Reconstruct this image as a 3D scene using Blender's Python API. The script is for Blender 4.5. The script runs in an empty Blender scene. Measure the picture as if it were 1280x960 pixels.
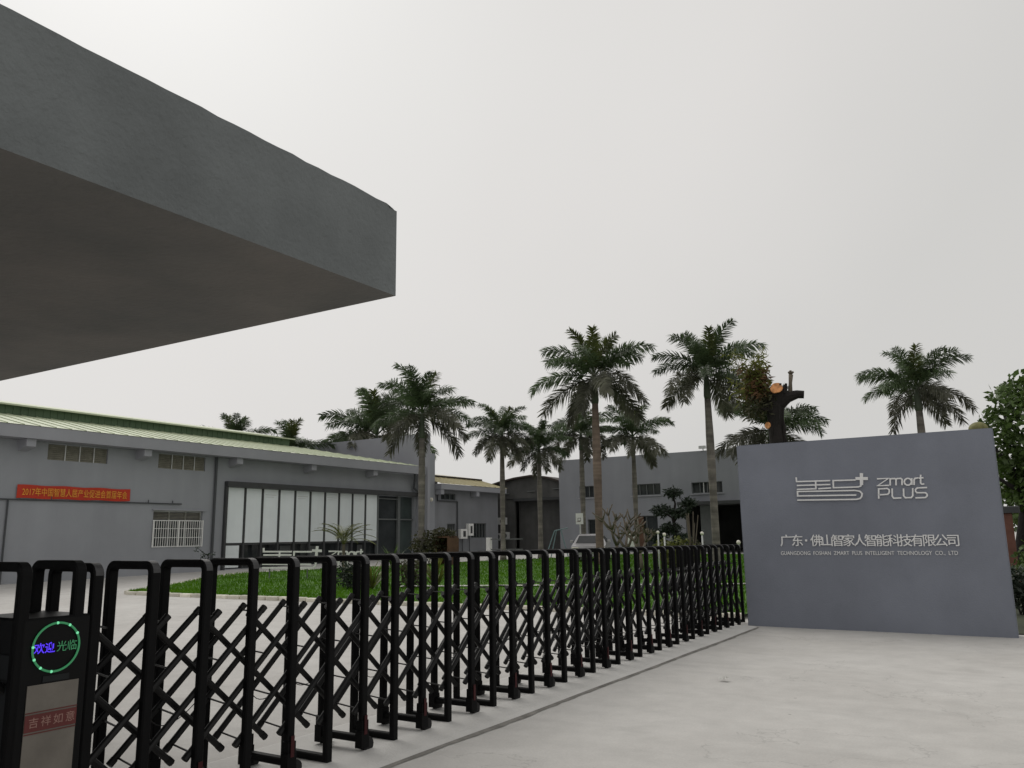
import bpy, bmesh, math, random
import numpy as np
from mathutils import Vector, Matrix
random.seed(7)
SC = bpy.context.scene
COL = SC.collection
R = math.radians

# ------------------------------------------------------------------ camera
cam_d = bpy.data.cameras.new('camera')
cam = bpy.data.objects.new('camera', cam_d)
COL.objects.link(cam)
cam_d.sensor_width = 36.0
cam_d.lens = 36.0 * 1005.8 / 1280.0
cam_d.clip_start = 0.05
cam_d.clip_end = 2000
_r = Vector((0.849502, 0.527397, -0.014093)); _u = Vector((0.110127, -0.151137, 0.982359)); _f = Vector((-0.515963, 0.836068, 0.186472))
cam.matrix_world = Matrix(((_r.x, _u.x, -_f.x, 0), (_r.y, _u.y, -_f.y, 0), (_r.z, _u.z, -_f.z, 1.62), (0, 0, 0, 1)))
SC.camera = cam

# ------------------------------------------------------------------ sky + sun (overcast, glow behind the clouds ahead on the left)
SUN_AZ, SUN_EL = R(-62), R(45)
SUN_DIR = Vector((math.sin(SUN_AZ) * math.cos(SUN_EL), math.cos(SUN_AZ) * math.cos(SUN_EL), math.sin(SUN_EL)))
world = bpy.data.worlds.new('World'); SC.world = world; world.use_nodes = True
nt = world.node_tree; nt.nodes.clear(); N = nt.nodes.new; LK = nt.links.new
sky = N('ShaderNodeTexSky'); sky.sky_type = 'NISHITA'; sky.sun_disc = False
sky.sun_elevation = SUN_EL; sky.sun_rotation = SUN_AZ; sky.dust_density = 5.0
hs = N('ShaderNodeHueSaturation'); hs.inputs['Saturation'].default_value = 0.1
LK(sky.outputs[0], hs.inputs['Color'])
tc = N('ShaderNodeTexCoord')
dot = N('ShaderNodeVectorMath'); dot.operation = 'DOT_PRODUCT'; LK(tc.outputs['Generated'], dot.inputs[0]); dot.inputs[1].default_value = SUN_DIR
ramp = N('ShaderNodeValToRGB'); cr = ramp.color_ramp
cr.elements[0].position = 0.0; cr.elements[0].color = (0.63, 0.622, 0.606, 1)
cr.elements[1].position = 1.0; cr.elements[1].color = (0.765, 0.757, 0.738, 1)
e = cr.elements.new(0.78); e.color = (0.640, 0.632, 0.615, 1)
e = cr.elements.new(0.905); e.color = (0.735, 0.718, 0.700, 1)
mr = N('ShaderNodeMapRange'); mr.inputs[1].default_value = -1; mr.inputs[2].default_value = 1
LK(dot.outputs['Value'], mr.inputs[0])
nz = N('ShaderNodeTexNoise'); nz.inputs['Scale'].default_value = 2.2; nz.inputs['Detail'].default_value = 3; LK(tc.outputs['Generated'], nz.inputs['Vector'])
nm = N('ShaderNodeMath'); nm.operation = 'MULTIPLY_ADD'; LK(nz.outputs['Fac'], nm.inputs[0]); nm.inputs[1].default_value = 0.12; LK(mr.outputs[0], nm.inputs[2])
ns = N('ShaderNodeMath'); ns.operation = 'SUBTRACT'; LK(nm.outputs[0], ns.inputs[0]); ns.inputs[1].default_value = 0.06
LK(ns.outputs[0], ramp.inputs[0])
sc10 = N('ShaderNodeVectorMath'); sc10.operation = 'SCALE'; LK(ramp.outputs[0], sc10.inputs[0]); sc10.inputs[3].default_value = 10.0
mx = N('ShaderNodeMix'); mx.data_type = 'RGBA'; mx.inputs[0].default_value = 0.95
LK(hs.outputs[0], mx.inputs[6]); LK(sc10.outputs[0], mx.inputs[7])
bg = N('ShaderNodeBackground'); bg.inputs['Strength'].default_value = 0.1; LK(mx.outputs[2], bg.inputs['Color'])
wo = N('ShaderNodeOutputWorld'); LK(bg.outputs[0], wo.inputs['Surface'])
sun_d = bpy.data.lights.new('sun', 'SUN'); sun_d.energy = 1.15; sun_d.angle = R(40); sun_d.color = (1.0, 0.965, 0.91)
sun = bpy.data.objects.new('sun', sun_d); COL.objects.link(sun)
sun.rotation_euler = SUN_DIR.to_track_quat('Z', 'Y').to_euler()
SC.view_settings.view_transform = 'Standard'; SC.view_settings.look = 'None'
SC.view_settings.exposure = 0.0; SC.view_settings.gamma = 1.0; SC.view_settings.use_curve_mapping = False
SC.cycles.max_bounces = 6

# ------------------------------------------------------------------ helpers
def gh(x, y):
    return min(0.62, 0.013 * max(0.0, 0.55 * (-x) + 0.835 * y - 14.0))

def mat(name, col, rough=0.7, var=0.12, scale=1.5, bump=0.0, bscale=40.0, metallic=0.0, spec=0.5, streak=0.0, col2=None, coord='pos', trans=0.0, emit=None, estr=0.0, rnd=0.0, ring=0.0):
    m = bpy.data.materials.new(name); m.use_nodes = True
    t = m.node_tree; t.nodes.clear(); n = t.nodes.new; l = t.links.new
    out = n('ShaderNodeOutputMaterial'); p = n('ShaderNodeBsdfPrincipled')
    p.inputs['Roughness'].default_value = rough; p.inputs['Metallic'].default_value = metallic
    p.inputs['Specular IOR Level'].default_value = spec
    if coord == 'pos':
        g = n('ShaderNodeNewGeometry'); vec = g.outputs['Position']
    else:
        g = n('ShaderNodeTexCoord'); vec = g.outputs['Object']
    no = n('ShaderNodeTexNoise'); no.inputs['Scale'].default_value = scale; no.inputs['Detail'].default_value = 6; no.inputs['Roughness'].default_value = 0.6
    l(vec, no.inputs['Vector'])
    r = n('ShaderNodeValToRGB')
    c2 = col2 if col2 else tuple(c * (1 + var) for c in col)
    c1 = tuple(c * (1 - var) for c in col)
    r.color_ramp.elements[0].position = 0.32; r.color_ramp.elements[1].position = 0.7
    r.color_ramp.elements[0].color = (*c1, 1); r.color_ramp.elements[1].color = (*c2, 1)
    l(no.outputs['Fac'], r.inputs[0])
    c = r.outputs[0]
    if streak > 0:
        mp = n('ShaderNodeMapping'); mp.inputs['Scale'].default_value = (0.9, 0.9, 0.10); l(vec, mp.inputs['Vector'])
        n2 = n('ShaderNodeTexNoise'); n2.inputs['Scale'].default_value = 1.6; n2.inputs['Detail'].default_value = 5; l(mp.outputs[0], n2.inputs['Vector'])
        r2 = n('ShaderNodeMapRange'); r2.inputs[1].default_value = 0.35; r2.inputs[2].default_value = 0.7; r2.inputs[3].default_value = 1 - streak; r2.inputs[4].default_value = 1 + streak * 0.6
        l(n2.outputs['Fac'], r2.inputs[0])
        v = n('ShaderNodeVectorMath'); v.operation = 'SCALE'; l(c, v.inputs[0]); l(r2.outputs[0], v.inputs[3]); c = v.outputs[0]
    if ring > 0:
        mp2 = n('ShaderNodeMapping'); mp2.inputs['Scale'].default_value = (0.25, 0.25, 7.0); l(vec, mp2.inputs['Vector'])
        n3 = n('ShaderNodeTexNoise'); n3.inputs['Scale'].default_value = 1.0; n3.inputs['Detail'].default_value = 3; l(mp2.outputs[0], n3.inputs['Vector'])
        r4 = n('ShaderNodeMapRange'); r4.inputs[1].default_value = 0.3; r4.inputs[2].default_value = 0.7; r4.inputs[3].default_value = 1 - ring; r4.inputs[4].default_value = 1 + ring
        l(n3.outputs['Fac'], r4.inputs[0]); v = n('ShaderNodeVectorMath'); v.operation = 'SCALE'; l(c, v.inputs[0]); l(r4.outputs[0], v.inputs[3]); c = v.outputs[0]
    if rnd > 0:
        oi = n('ShaderNodeObjectInfo'); r3 = n('ShaderNodeMapRange'); r3.inputs[3].default_value = 1 - rnd; r3.inputs[4].default_value = 1 + rnd
        l(oi.outputs['Random'], r3.inputs[0]); v = n('ShaderNodeVectorMath'); v.operation = 'SCALE'; l(c, v.inputs[0]); l(r3.outputs[0], v.inputs[3]); c = v.outputs[0]
    l(c, p.inputs['Base Color'])
    if bump > 0:
        nb = n('ShaderNodeTexNoise'); nb.inputs['Scale'].default_value = bscale; nb.inputs['Detail'].default_value = 4; l(vec, nb.inputs['Vector'])
        b = n('ShaderNodeBump'); b.inputs['Strength'].default_value = bump; b.inputs['Distance'].default_value = 0.02; l(nb.outputs['Fac'], b.inputs['Height']); l(b.outputs[0], p.inputs['Normal'])
    if emit:
        p.inputs['Emission Color'].default_value = (*emit, 1); p.inputs['Emission Strength'].default_value = estr
    sh = p.outputs[0]
    if trans > 0:
        tr = n('ShaderNodeBsdfTranslucent'); l(c, tr.inputs['Color']); ms = n('ShaderNodeMixShader'); ms.inputs[0].default_value = trans
        l(p.outputs[0], ms.inputs[1]); l(tr.outputs[0], ms.inputs[2]); sh = ms.outputs[0]
    l(sh, out.inputs['Surface'])
    return m

M = {}
M['wall'] = mat('grey_wall_paint', (0.312, 0.324, 0.350), 0.85, 0.07, 0.35, 0.2, 30, streak=0.05)
M['wall_far'] = mat('office_wall_paint', (0.265, 0.275, 0.302), 0.85, 0.08, 0.3, 0.2, 30, streak=0.06)
M['wall_dull'] = mat('workshop_wall_paint', (0.215, 0.222, 0.240), 0.85, 0.12, 0.4, 0.2, 30, streak=0.08)
M['sign'] = mat('sign_render', (0.208, 0.224, 0.268), 0.85, 0.09, 0.9, 0.2, 45, streak=0.05)
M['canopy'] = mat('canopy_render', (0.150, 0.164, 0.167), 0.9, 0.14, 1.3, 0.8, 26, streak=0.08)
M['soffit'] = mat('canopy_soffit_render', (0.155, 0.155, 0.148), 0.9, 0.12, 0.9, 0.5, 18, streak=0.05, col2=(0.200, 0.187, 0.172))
M['fascia'] = mat('fascia_paint', (0.322, 0.328, 0.358), 0.75, 0.05, 0.6, 0.1, 30, streak=0.03)
M['dark_trim'] = mat('dark_trim_metal', (0.052, 0.054, 0.056), 0.5, 0.15, 2, spec=0.4)
M['gate'] = mat('black_gate_paint', (0.0032, 0.0032, 0.0036), 0.6, 0.2, 9, 0.05, 60, spec=0.12)
M['lattice'] = mat('lattice_black_paint', (0.007, 0.007, 0.0072), 0.45, 0.2, 9, spec=0.25)
M['corner'] = mat('grey_corner_glint', (0.030, 0.030, 0.032), 0.5, 0.2, 20)  # lighter grey stands in for sky caught on the gate's rounded corners
M['rubber'] = mat('black_rubber', (0.005, 0.005, 0.005), 0.8, 0.2, 20)
M['reflector'] = mat('dark_red_reflector', (0.045, 0.007, 0.009), 0.5, 0.2, 12, spec=0.2)
M['head'] = mat('drive_head_black', (0.003, 0.0032, 0.0036), 0.4, 0.2, 6, spec=0.14)
M['head_grey'] = mat('drive_head_charcoal', (0.010, 0.012, 0.0135), 0.4, 0.2, 6, spec=0.2)
M['steel'] = mat('brushed_steel_panel', (0.17, 0.155, 0.135), 0.5, 0.15, 5, 0.05, 90, metallic=0.2, spec=0.3)
M['red_band'] = mat('red_band_film', (0.10, 0.012, 0.010), 0.5, 0.1, 8)
M['band_text'] = mat('pale_pink_print', (0.30, 0.17, 0.14), 0.6, 0.05, 8)
M['led_green'] = mat('green_led', (0.02, 0.12, 0.05), 0.4, 0.1, 5, emit=(0.10, 0.62, 0.25), estr=0.20)
M['led_point'] = mat('bright_green_led', (0.02, 0.12, 0.05), 0.4, 0.1, 5, emit=(0.25, 0.95, 0.5), estr=0.75)
M['led_blue'] = mat('blue_led', (0.02, 0.02, 0.2), 0.4, 0.1, 5, emit=(0.09, 0.03, 0.95), estr=1.0)
M['chrome'] = mat('brushed_letter_metal', (0.80, 0.80, 0.80), 0.4, 0.05, 12, metallic=0.0)
M['letter_side'] = M['chrome']
M['white'] = mat('white_paint', (0.82, 0.82, 0.80), 0.5, 0.06, 5)
M['panel'] = mat('white_blind_panel', (0.80, 0.855, 0.865), 0.3, 0.03, 1.2, streak=0.04, rnd=0.07)
M['blind_print'] = mat('pale_grey_print', (0.62, 0.64, 0.63), 0.7, 0.1, 4)
M['glass'] = mat('dark_window_glass', (0.036, 0.041, 0.043), 0.08, 0.3, 0.8, spec=0.5)
M['glass_g'] = mat('grey_green_glass', (0.055, 0.070, 0.068), 0.12, 0.25, 0.5, spec=0.5)
M['frame'] = mat('pale_window_frame', (0.55, 0.56, 0.55), 0.5, 0.1, 5)
M['mullion'] = mat('grey_mullion', (0.13, 0.14, 0.14), 0.5, 0.1, 4)
M['louvre'] = mat('dusty_louvre', (0.26, 0.25, 0.20), 0.7, 0.2, 5)
M['groof'] = mat('pale_green_roof', (0.50, 0.55, 0.39), 0.6, 0.08, 0.8)
M['gdark'] = mat('green_clerestory', (0.085, 0.135, 0.075), 0.7, 0.12, 1.2)
M['yroof'] = mat('tan_yellow_roof', (0.44, 0.39, 0.22), 0.6, 0.1, 0.8)
M['shed'] = mat('dark_shed_cladding', (0.085, 0.085, 0.083), 0.8, 0.25, 0.7, streak=0.2)
M['shed_roof'] = mat('rusty_shed_roof', (0.045, 0.033, 0.028), 0.8, 0.25, 1.0)
M['banner'] = mat('red_banner_cloth', (0.50, 0.035, 0.012), 0.7, 0.06, 2)
M['banner_txt'] = mat('orange_banner_print', (0.80, 0.36, 0.04), 0.7, 0.04, 2)
M['pipe'] = mat('dark_conduit', (0.06, 0.065, 0.07), 0.6, 0.1, 4)
M['stone'] = mat('cream_kerb_stone', (0.66, 0.63, 0.54), 0.85, 0.14, 3, 0.4, 30, rnd=0.2)
M['trunk'] = mat('palm_trunk_grey', (0.185, 0.168, 0.150), 0.9, 0.28, 2.2, 0.6, 14, ring=0.3)
M['trunk_r'] = mat('palm_trunk_reddish', (0.215, 0.160, 0.130), 0.9, 0.30, 1.6, 0.6, 14, ring=0.25)
M['shaft'] = mat('palm_crownshaft', (0.085, 0.105, 0.072), 0.6, 0.2, 2.5)
M['frond_a'] = mat('palm_leaf_green', (0.088, 0.128, 0.060), 0.5, 0.4, 1.5, trans=0.28, rnd=0.3)
M['frond_b'] = mat('palm_leaf_brownish', (0.118, 0.120, 0.085), 0.6, 0.45, 1.5, trans=0.28, rnd=0.3)
M['frond_y'] = mat('palm_leaf_young', (0.085, 0.105, 0.030), 0.55, 0.3, 1.5, trans=0.35, rnd=0.25)
M['leaf'] = mat('broad_leaf', (0.075, 0.125, 0.028), 0.5, 0.5, 1.6, trans=0.25)
M['leaf_d'] = mat('dark_needle_foliage', (0.022, 0.036, 0.020), 0.6, 0.4, 3, trans=0.15)
M['leaf_y'] = mat('yellow_green_leaf', (0.135, 0.150, 0.030), 0.55, 0.35, 3, trans=0.3)
M['leaf_o'] = mat('rusty_sprout_leaf', (0.16, 0.085, 0.040), 0.6, 0.5, 3, trans=0.3)
M['leaf_b'] = mat('bronze_shrub_leaf', (0.060, 0.060, 0.026), 0.6, 0.4, 3, trans=0.25)
M['bark'] = mat('dark_bark', (0.016, 0.013, 0.012), 0.95, 0.35, 3, 0.8, 14)
M['bark_l'] = mat('pale_bark', (0.16, 0.135, 0.105), 0.9, 0.25, 4, 0.5, 18)
M['sawn'] = mat('fresh_sawn_wood', (0.66, 0.30, 0.12), 0.8, 0.45, 7)
M['teal'] = mat('pale_teal_paint', (0.16, 0.25, 0.26), 0.5, 0.1, 4)
M['carpaint'] = mat('silver_car_paint', (0.42, 0.41, 0.42), 0.3, 0.03, 2, metallic=0.3)
M['carglass'] = mat('car_window_glass', (0.03, 0.033, 0.036), 0.35, 0.1, 2, spec=0.25)
M['redlamp'] = mat('red_tail_lamp', (0.30, 0.02, 0.02), 0.3, 0.1, 5)
M['globe'] = mat('white_globe', (0.75, 0.72, 0.62), 0.4, 0.04, 6)
M['globe_y'] = mat('yellowed_globe', (0.17, 0.165, 0.060), 0.7, 0.3, 9)
M['brown'] = mat('rust_brown_board', (0.115, 0.060, 0.035), 0.8, 0.3, 3)
M['redpost'] = mat('faded_red_post', (0.16, 0.07, 0.05), 0.85, 0.2, 4)
M['paper'] = mat('crumpled_paper', (0.62, 0.61, 0.58), 0.8, 0.05, 12)

def concrete():
    m = bpy.data.materials.new('pale_concrete'); m.use_nodes = True
    t = m.node_tree; n = t.nodes.new; l = t.links.new; p = t.nodes['Principled BSDF']
    p.inputs['Roughness'].default_value = 0.88; p.inputs['Specular IOR Level'].default_value = 0.3
    g = n('ShaderNodeNewGeometry')
    a = n('ShaderNodeTexNoise'); a.inputs['Scale'].default_value = 0.35; a.inputs['Detail'].default_value = 7; a.inputs['Roughness'].default_value = 0.62; l(g.outputs['Position'], a.inputs['Vector'])
    r = n('ShaderNodeValToRGB'); r.color_ramp.elements[0].position = 0.30; r.color_ramp.elements[0].color = (0.465, 0.450, 0.428, 1); r.color_ramp.elements[1].position = 0.72; r.color_ramp.elements[1].color = (0.575, 0.563, 0.542, 1)
    l(a.outputs['Fac'], r.inputs[0])
    mp = n('ShaderNodeMapping'); mp.inputs['Scale'].default_value = (0.5, 3.0, 1); mp.inputs['Rotation'].default_value = (0, 0, R(12)); l(g.outputs['Position'], mp.inputs['Vector'])
    b = n('ShaderNodeTexNoise'); b.inputs['Scale'].default_value = 0.9; b.inputs['Detail'].default_value = 5; l(mp.outputs[0], b.inputs['Vector'])
    mb = n('ShaderNodeMapRange'); mb.inputs[1].default_value = 0.55; mb.inputs[2].default_value = 0.75; mb.inputs[3].default_value = 1.0; mb.inputs[4].default_value = 0.91; l(b.outputs['Fac'], mb.inputs[0])
    v = n('ShaderNodeVectorMath'); v.operation = 'SCALE'; l(r.outputs[0], v.inputs[0]); l(mb.outputs[0], v.inputs[3])
    f = n('ShaderNodeTexNoise'); f.inputs['Scale'].default_value = 55; f.inputs['Detail'].default_value = 3; l(g.outputs['Position'], f.inputs['Vector'])
    mf = n('ShaderNodeMapRange'); mf.inputs[3].default_value = 0.88; mf.inputs[4].default_value = 1.12; l(f.outputs['Fac'], mf.inputs[0])
    w = n('ShaderNodeVectorMath'); w.operation = 'SCALE'; l(v.outputs[0], w.inputs[0]); l(mf.outputs[0], w.inputs[3])
    s1 = n('ShaderNodeTexNoise'); s1.inputs['Scale'].default_value = 2.6; s1.inputs['Detail'].default_value = 8; s1.inputs['Roughness'].default_value = 0.7; l(g.outputs['Position'], s1.inputs['Vector'])
    m1 = n('ShaderNodeMapRange'); m1.inputs[1].default_value = 0.35; m1.inputs[2].default_value = 0.68; m1.inputs[3].default_value = 0.90; m1.inputs[4].default_value = 1.05; l(s1.outputs['Fac'], m1.inputs[0])
    w1 = n('ShaderNodeVectorMath'); w1.operation = 'SCALE'; l(w.outputs[0], w1.inputs[0]); l(m1.outputs[0], w1.inputs[3])
    # hairline cracks: thin bands where two offset noise fields cross
    s2 = n('ShaderNodeTexNoise'); s2.inputs['Scale'].default_value = 0.32; s2.inputs['Detail'].default_value = 9; s2.inputs['Roughness'].default_value = 0.55; l(g.outputs['Position'], s2.inputs['Vector'])
    a2 = n('ShaderNodeMath'); a2.operation = 'SUBTRACT'; l(s2.outputs['Fac'], a2.inputs[0]); a2.inputs[1].default_value = 0.44
    a3 = n('ShaderNodeMath'); a3.operation = 'ABSOLUTE'; l(a2.outputs[0], a3.inputs[0])
    m2 = n('ShaderNodeMapRange'); m2.inputs[1].default_value = 0.0; m2.inputs[2].default_value = 0.0022; m2.inputs[3].default_value = 0.80; m2.inputs[4].default_value = 1.0; l(a3.outputs[0], m2.inputs[0])
    w = n('ShaderNodeVectorMath'); w.operation = 'SCALE'; l(w1.outputs[0], w.inputs[0]); l(m2.outputs[0], w.inputs[3])
    # scattered dark specks
    vo = n('ShaderNodeTexVoronoi'); vo.inputs['Scale'].default_value = 2.6; l(g.outputs['Position'], vo.inputs['Vector'])
    ms = n('ShaderNodeMapRange'); ms.inputs[1].default_value = 0.03; ms.inputs[2].default_value = 0.05; ms.inputs[3].default_value = 0.62; ms.inputs[4].default_value = 1.0; l(vo.outputs['Distance'], ms.inputs[0])
    w2 = n('ShaderNodeVectorMath'); w2.operation = 'SCALE'; l(w.outputs[0], w2.inputs[0]); l(ms.outputs[0], w2.inputs[3])
    l(w2.outputs[0], p.inputs['Base Color'])
    bm = n('ShaderNodeBump'); bm.inputs['Strength'].default_value = 0.25; bm.inputs['Distance'].default_value = 0.01; l(f.outputs['Fac'], bm.inputs['Height']); l(bm.outputs[0], p.inputs['Normal'])
    return m
M['concrete'] = concrete()
M['strip'] = mat('pale_strip_concrete', (0.57, 0.56, 0.54), 0.9, 0.09, 1.4, 0.3, 50)
M['joint'] = mat('dirt_filled_joint', (0.20, 0.192, 0.175), 0.95, 0.35, 4, 0.3, 40)
M['grass'] = mat('lawn_blades', (0.080, 0.235, 0.008), 0.9, 0.42, 0.7, trans=0.25, spec=0.1, col2=(0.125, 0.275, 0.014))
M['turf'] = mat('lawn_soil', (0.060, 0.150, 0.012), 0.9, 0.3, 0.8, 0.5, 30)
M['verge'] = mat('dark_verge_soil', (0.035, 0.042, 0.020), 0.95, 0.35, 1.2, 0.5, 20)  # verge of dark earth, mottled at random
M['street'] = mat('far_paving', (0.22, 0.17, 0.15), 0.9, 0.15, 1.0)

def tag(o, label=None, cat=None, group=None, kind=None):
    if label: o['label'] = label
    if cat: o['category'] = cat
    if group: o['group'] = group
    if kind: o['kind'] = kind
    return o

def empty(name, loc=(0, 0, 0), rz=0.0, label=None, cat=None, group=None):
    o = bpy.data.objects.new(name, None); o.empty_display_size = 0.3
    o.location = loc; o.rotation_euler = (0, 0, rz); COL.objects.link(o)
    return tag(o, label, cat, group)

def link(name, me, parent=None, loc=(0, 0, 0), rot=(0, 0, 0), scale=(1, 1, 1)):
    o = bpy.data.objects.new(name, me); COL.objects.link(o)
    o.location = loc; o.rotation_euler = rot; o.scale = scale
    if parent is not None: o.parent = parent
    return o

class MB:
    def __init__(s): s.v = []; s.f = []
    def add(s, vs, fs):
        k = len(s.v); s.v += [tuple(v) for v in vs]; s.f += [tuple(i + k for i in f) for f in fs]; return s
    def box(s, x0, x1, y0, y1, z0, z1):
        return s.add([(x0, y0, z0), (x1, y0, z0), (x1, y1, z0), (x0, y1, z0), (x0, y0, z1), (x1, y0, z1), (x1, y1, z1), (x0, y1, z1)],
                     [(0, 3, 2, 1), (4, 5, 6, 7), (0, 1, 5, 4), (1, 2, 6, 5), (2, 3, 7, 6), (3, 0, 4, 7)])
    def cbox(s, x0, x1, y0, y1, z0, z1, c=0.02):
        """box with chamfered vertical and top edges"""
        a = [(x0 + c, y0), (x1 - c, y0), (x1, y0 + c), (x1, y1 - c), (x1 - c, y1), (x0 + c, y1), (x0, y1 - c), (x0, y0 + c)]
        cx, cy = (x0 + x1) / 2, (y0 + y1) / 2
        def ins(p):
            return (min(max(p[0], x0 + c), x1 - c), min(max(p[1], y0 + c), y1 - c))
        b = [ins(p) for p in a]
        vs = [(p[0], p[1], z0) for p in a] + [(p[0], p[1], z1 - c) for p in a] + [(p[0], p[1], z1) for p in b]
        fs = []
        for k in range(2):
            for i in range(8):
                j = (i + 1) % 8
                if k == 1 and b[i] == b[j]:
                    fs.append((8 + i, 8 + j, 16 + i)); continue
                fs.append((8 * k + i, 8 * k + j, 8 * k + 8 + j, 8 * k + 8 + i))
        fs.append(tuple(range(7, -1, -1))); fs.append((16, 18, 20, 22))
        return s.add(vs, fs)
    def beam(s, a, b, w, h, up=(0, 0, 1)):
        a = Vector(a); b = Vector(b); d = (b - a).normalized(); u = Vector(up)
        if abs(d.dot(u)) > 0.98: u = Vector((0, 1, 0))
        x = d.cross(u).normalized() * (w / 2); y = x.cross(d).normalized() * (h / 2)
        vs = [a - x - y, a + x - y, a + x + y, a - x + y, b - x - y, b + x - y, b + x + y, b - x + y]
        return s.add(vs, [(0, 1, 2, 3), (7, 6, 5, 4), (0, 4, 5, 1), (1, 5, 6, 2), (2, 6, 7, 3), (3, 7, 4, 0)])
    def tube(s, pts, rad, n=8, cap=True):
        pts = [Vector(p) for p in pts]
        if not hasattr(rad, '__len__'): rad = [rad] * len(pts)
        vs = []; fs = []; prev = None
        for i, p in enumerate(pts):
            d = (pts[min(i + 1, len(pts) - 1)] - pts[max(i - 1, 0)]).normalized()
            if prev is None:
                u = Vector((0, 0, 1)) if abs(d.z) < 0.9 else Vector((1, 0, 0))
                x = d.cross(u).normalized()
            else:
                x = (prev - d * prev.dot(d)).normalized()
            prev = x; y = d.cross(x)
            for k in range(n):
                a = 2 * math.pi * k / n
                vs.append(p + (x * math.cos(a) + y * math.sin(a)) * rad[i])
        for i in range(len(pts) - 1):
            for k in range(n):
                j = (k + 1) % n
                fs.append((i * n + k, i * n + j, (i + 1) * n + j, (i + 1) * n + k))
        if cap:
            fs.append(tuple(range(n - 1, -1, -1))); fs.append(tuple((len(pts) - 1) * n + k for k in range(n)))
        return s.add(vs, fs)
    def poly(s, pts): return s.add(pts, [tuple(range(len(pts)))])
    def sphere(s, c, r, n=12, m=8, sz=1.0):
        vs = [(c[0], c[1], c[2] + r * sz)]
        for i in range(1, m):
            t = math.pi * i / m
            for k in range(n):
                a = 2 * math.pi * k / n
                vs.append((c[0] + r * math.sin(t) * math.cos(a), c[1] + r * math.sin(t) * math.sin(a), c[2] + r * sz * math.cos(t)))
        vs.append((c[0], c[1], c[2] - r * sz)); fs = []
        for k in range(n): fs.append((0, 1 + k, 1 + (k + 1) % n))
        for i in range(m - 2):
            for k in range(n):
                j = (k + 1) % n; a = 1 + i * n
                fs.append((a + k, a + n + k, a + n + j, a + j))
        a = 1 + (m - 2) * n
        for k in range(n): fs.append((a + k, len(vs) - 1, a + (k + 1) % n))
        return s.add(vs, fs)
    def strip(s, pts, w, depth, plane):
        """polyline stroke of width w standing proud by depth; plane(u,v,d)->xyz"""
        P = [Vector((p[0], p[1])) for p in pts]; n = len(P); L = []; Rr = []
        for i in range(n):
            d0 = (P[i] - P[i - 1]).normalized() if i > 0 else None
            d1 = (P[i + 1] - P[i]).normalized() if i < n - 1 else None
            if d0 is None: d0 = d1
            if d1 is None: d1 = d0
            t = (d0 + d1)
            t = t.normalized() if t.length > 1e-6 else d1
            nn = Vector((-t.y, t.x)); k = 1.0 / max(0.45, nn.dot(Vector((-d1.y, d1.x))))
            e = Vector((0, 0))
            L.append(P[i] + nn * (w / 2 * k)); Rr.append(P[i] - nn * (w / 2 * k))
        vs = [plane(p.x, p.y, depth) for p in L] + [plane(p.x, p.y, depth) for p in Rr] + [plane(p.x, p.y, 0.0) for p in L] + [plane(p.x, p.y, 0.0) for p in Rr]
        fs = []
        for i in range(n - 1):
            fs += [(n + i, n + i + 1, i + 1, i), (i, i + 1, 2 * n + i + 1, 2 * n + i), (n + i + 1, n + i, 3 * n + i, 3 * n + i + 1)]
        fs += [(0, 2 * n, 3 * n, n), (n - 1, 2 * n - 1, 4 * n - 1, 3 * n - 1)]
        return s.add(vs, fs)
    def mesh(s, name, m, smooth=False):
        me = bpy.data.meshes.new(name); me.from_pydata(s.v, [], s.f)
        me.materials.append(m); me.update()
        bm = bmesh.new(); bm.from_mesh(me); bmesh.ops.recalc_face_normals(bm, faces=bm.faces); bm.to_mesh(me); bm.free()
        if smooth:
            me.polygons.foreach_set('use_smooth', [True] * len(me.polygons))
        return me
    def build(s, name, m, parent=None, smooth=False, **k):
        return link(name, s.mesh(name, m, smooth), parent, **k)

def wall_holes(mb, u0, u1, z0, z1, holes, put):
    """rectangular wall with rectangular openings; put(u0,u1,z0,z1) adds one block"""
    us = sorted({u0, u1, *[h[0] for h in holes], *[h[1] for h in holes]})
    for a, b in zip(us, us[1:]):
        m = (a + b) / 2
        cut = sorted([(h[2], h[3]) for h in holes if h[0] < m < h[1]])
        z = z0
        for c0, c1 in cut:
            if c0 > z + 1e-4: put(a, b, z, c0)
            z = max(z, c1)
        if z1 > z + 1e-4: put(a, b, z, z1)

_tc = {}
def text_data(body, depth=0.0, off=0.0):
    k = (body, depth, off)
    if k in _tc: return _tc[k]
    c = bpy.data.curves.new('lettering', 'FONT'); c.body = body; c.size = 1.0; c.extrude = depth; c.offset = off; c.resolution_u = 3
    o = bpy.data.objects.new('lettering', c); COL.objects.link(o)
    dg = bpy.context.evaluated_depsgraph_get()
    me = bpy.data.meshes.new_from_object(o.evaluated_get(dg))
    vs = [tuple(v.co) for v in me.vertices]; fs = [tuple(p.vertices) for p in me.polygons]
    bpy.data.objects.remove(o); bpy.data.curves.remove(c); bpy.data.meshes.remove(me)
    _tc[k] = (vs, fs); return _tc[k]

def put_text(mb, body, u0, u1, v0, v1, plane, depth=0.0, off=0.0, fit=True):
    """lettering scaled into the rectangle u0..u1, v0..v1 of a plane(u,v,d)"""
    vs, fs = text_data(body, 0.5 if depth > 0 else 0.0, off)
    xs = [v[0] for v in vs]; ys = [v[1] for v in vs]
    x0, x1, y0, y1 = min(xs), max(xs), min(ys), max(ys)
    su = (u1 - u0) / (x1 - x0) if fit else (v1 - v0) / 0.93
    sv = (v1 - v0) / (y1 - y0) if fit else su
    bx, by = (x0, y0) if fit else (0, -0.10)
    mb.add([plane(u0 + (v[0] - bx) * su, v0 + (v[1] - by) * sv, (v[2] + 0.5) * depth if depth > 0 else 0.0) for v in vs], fs)

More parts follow.
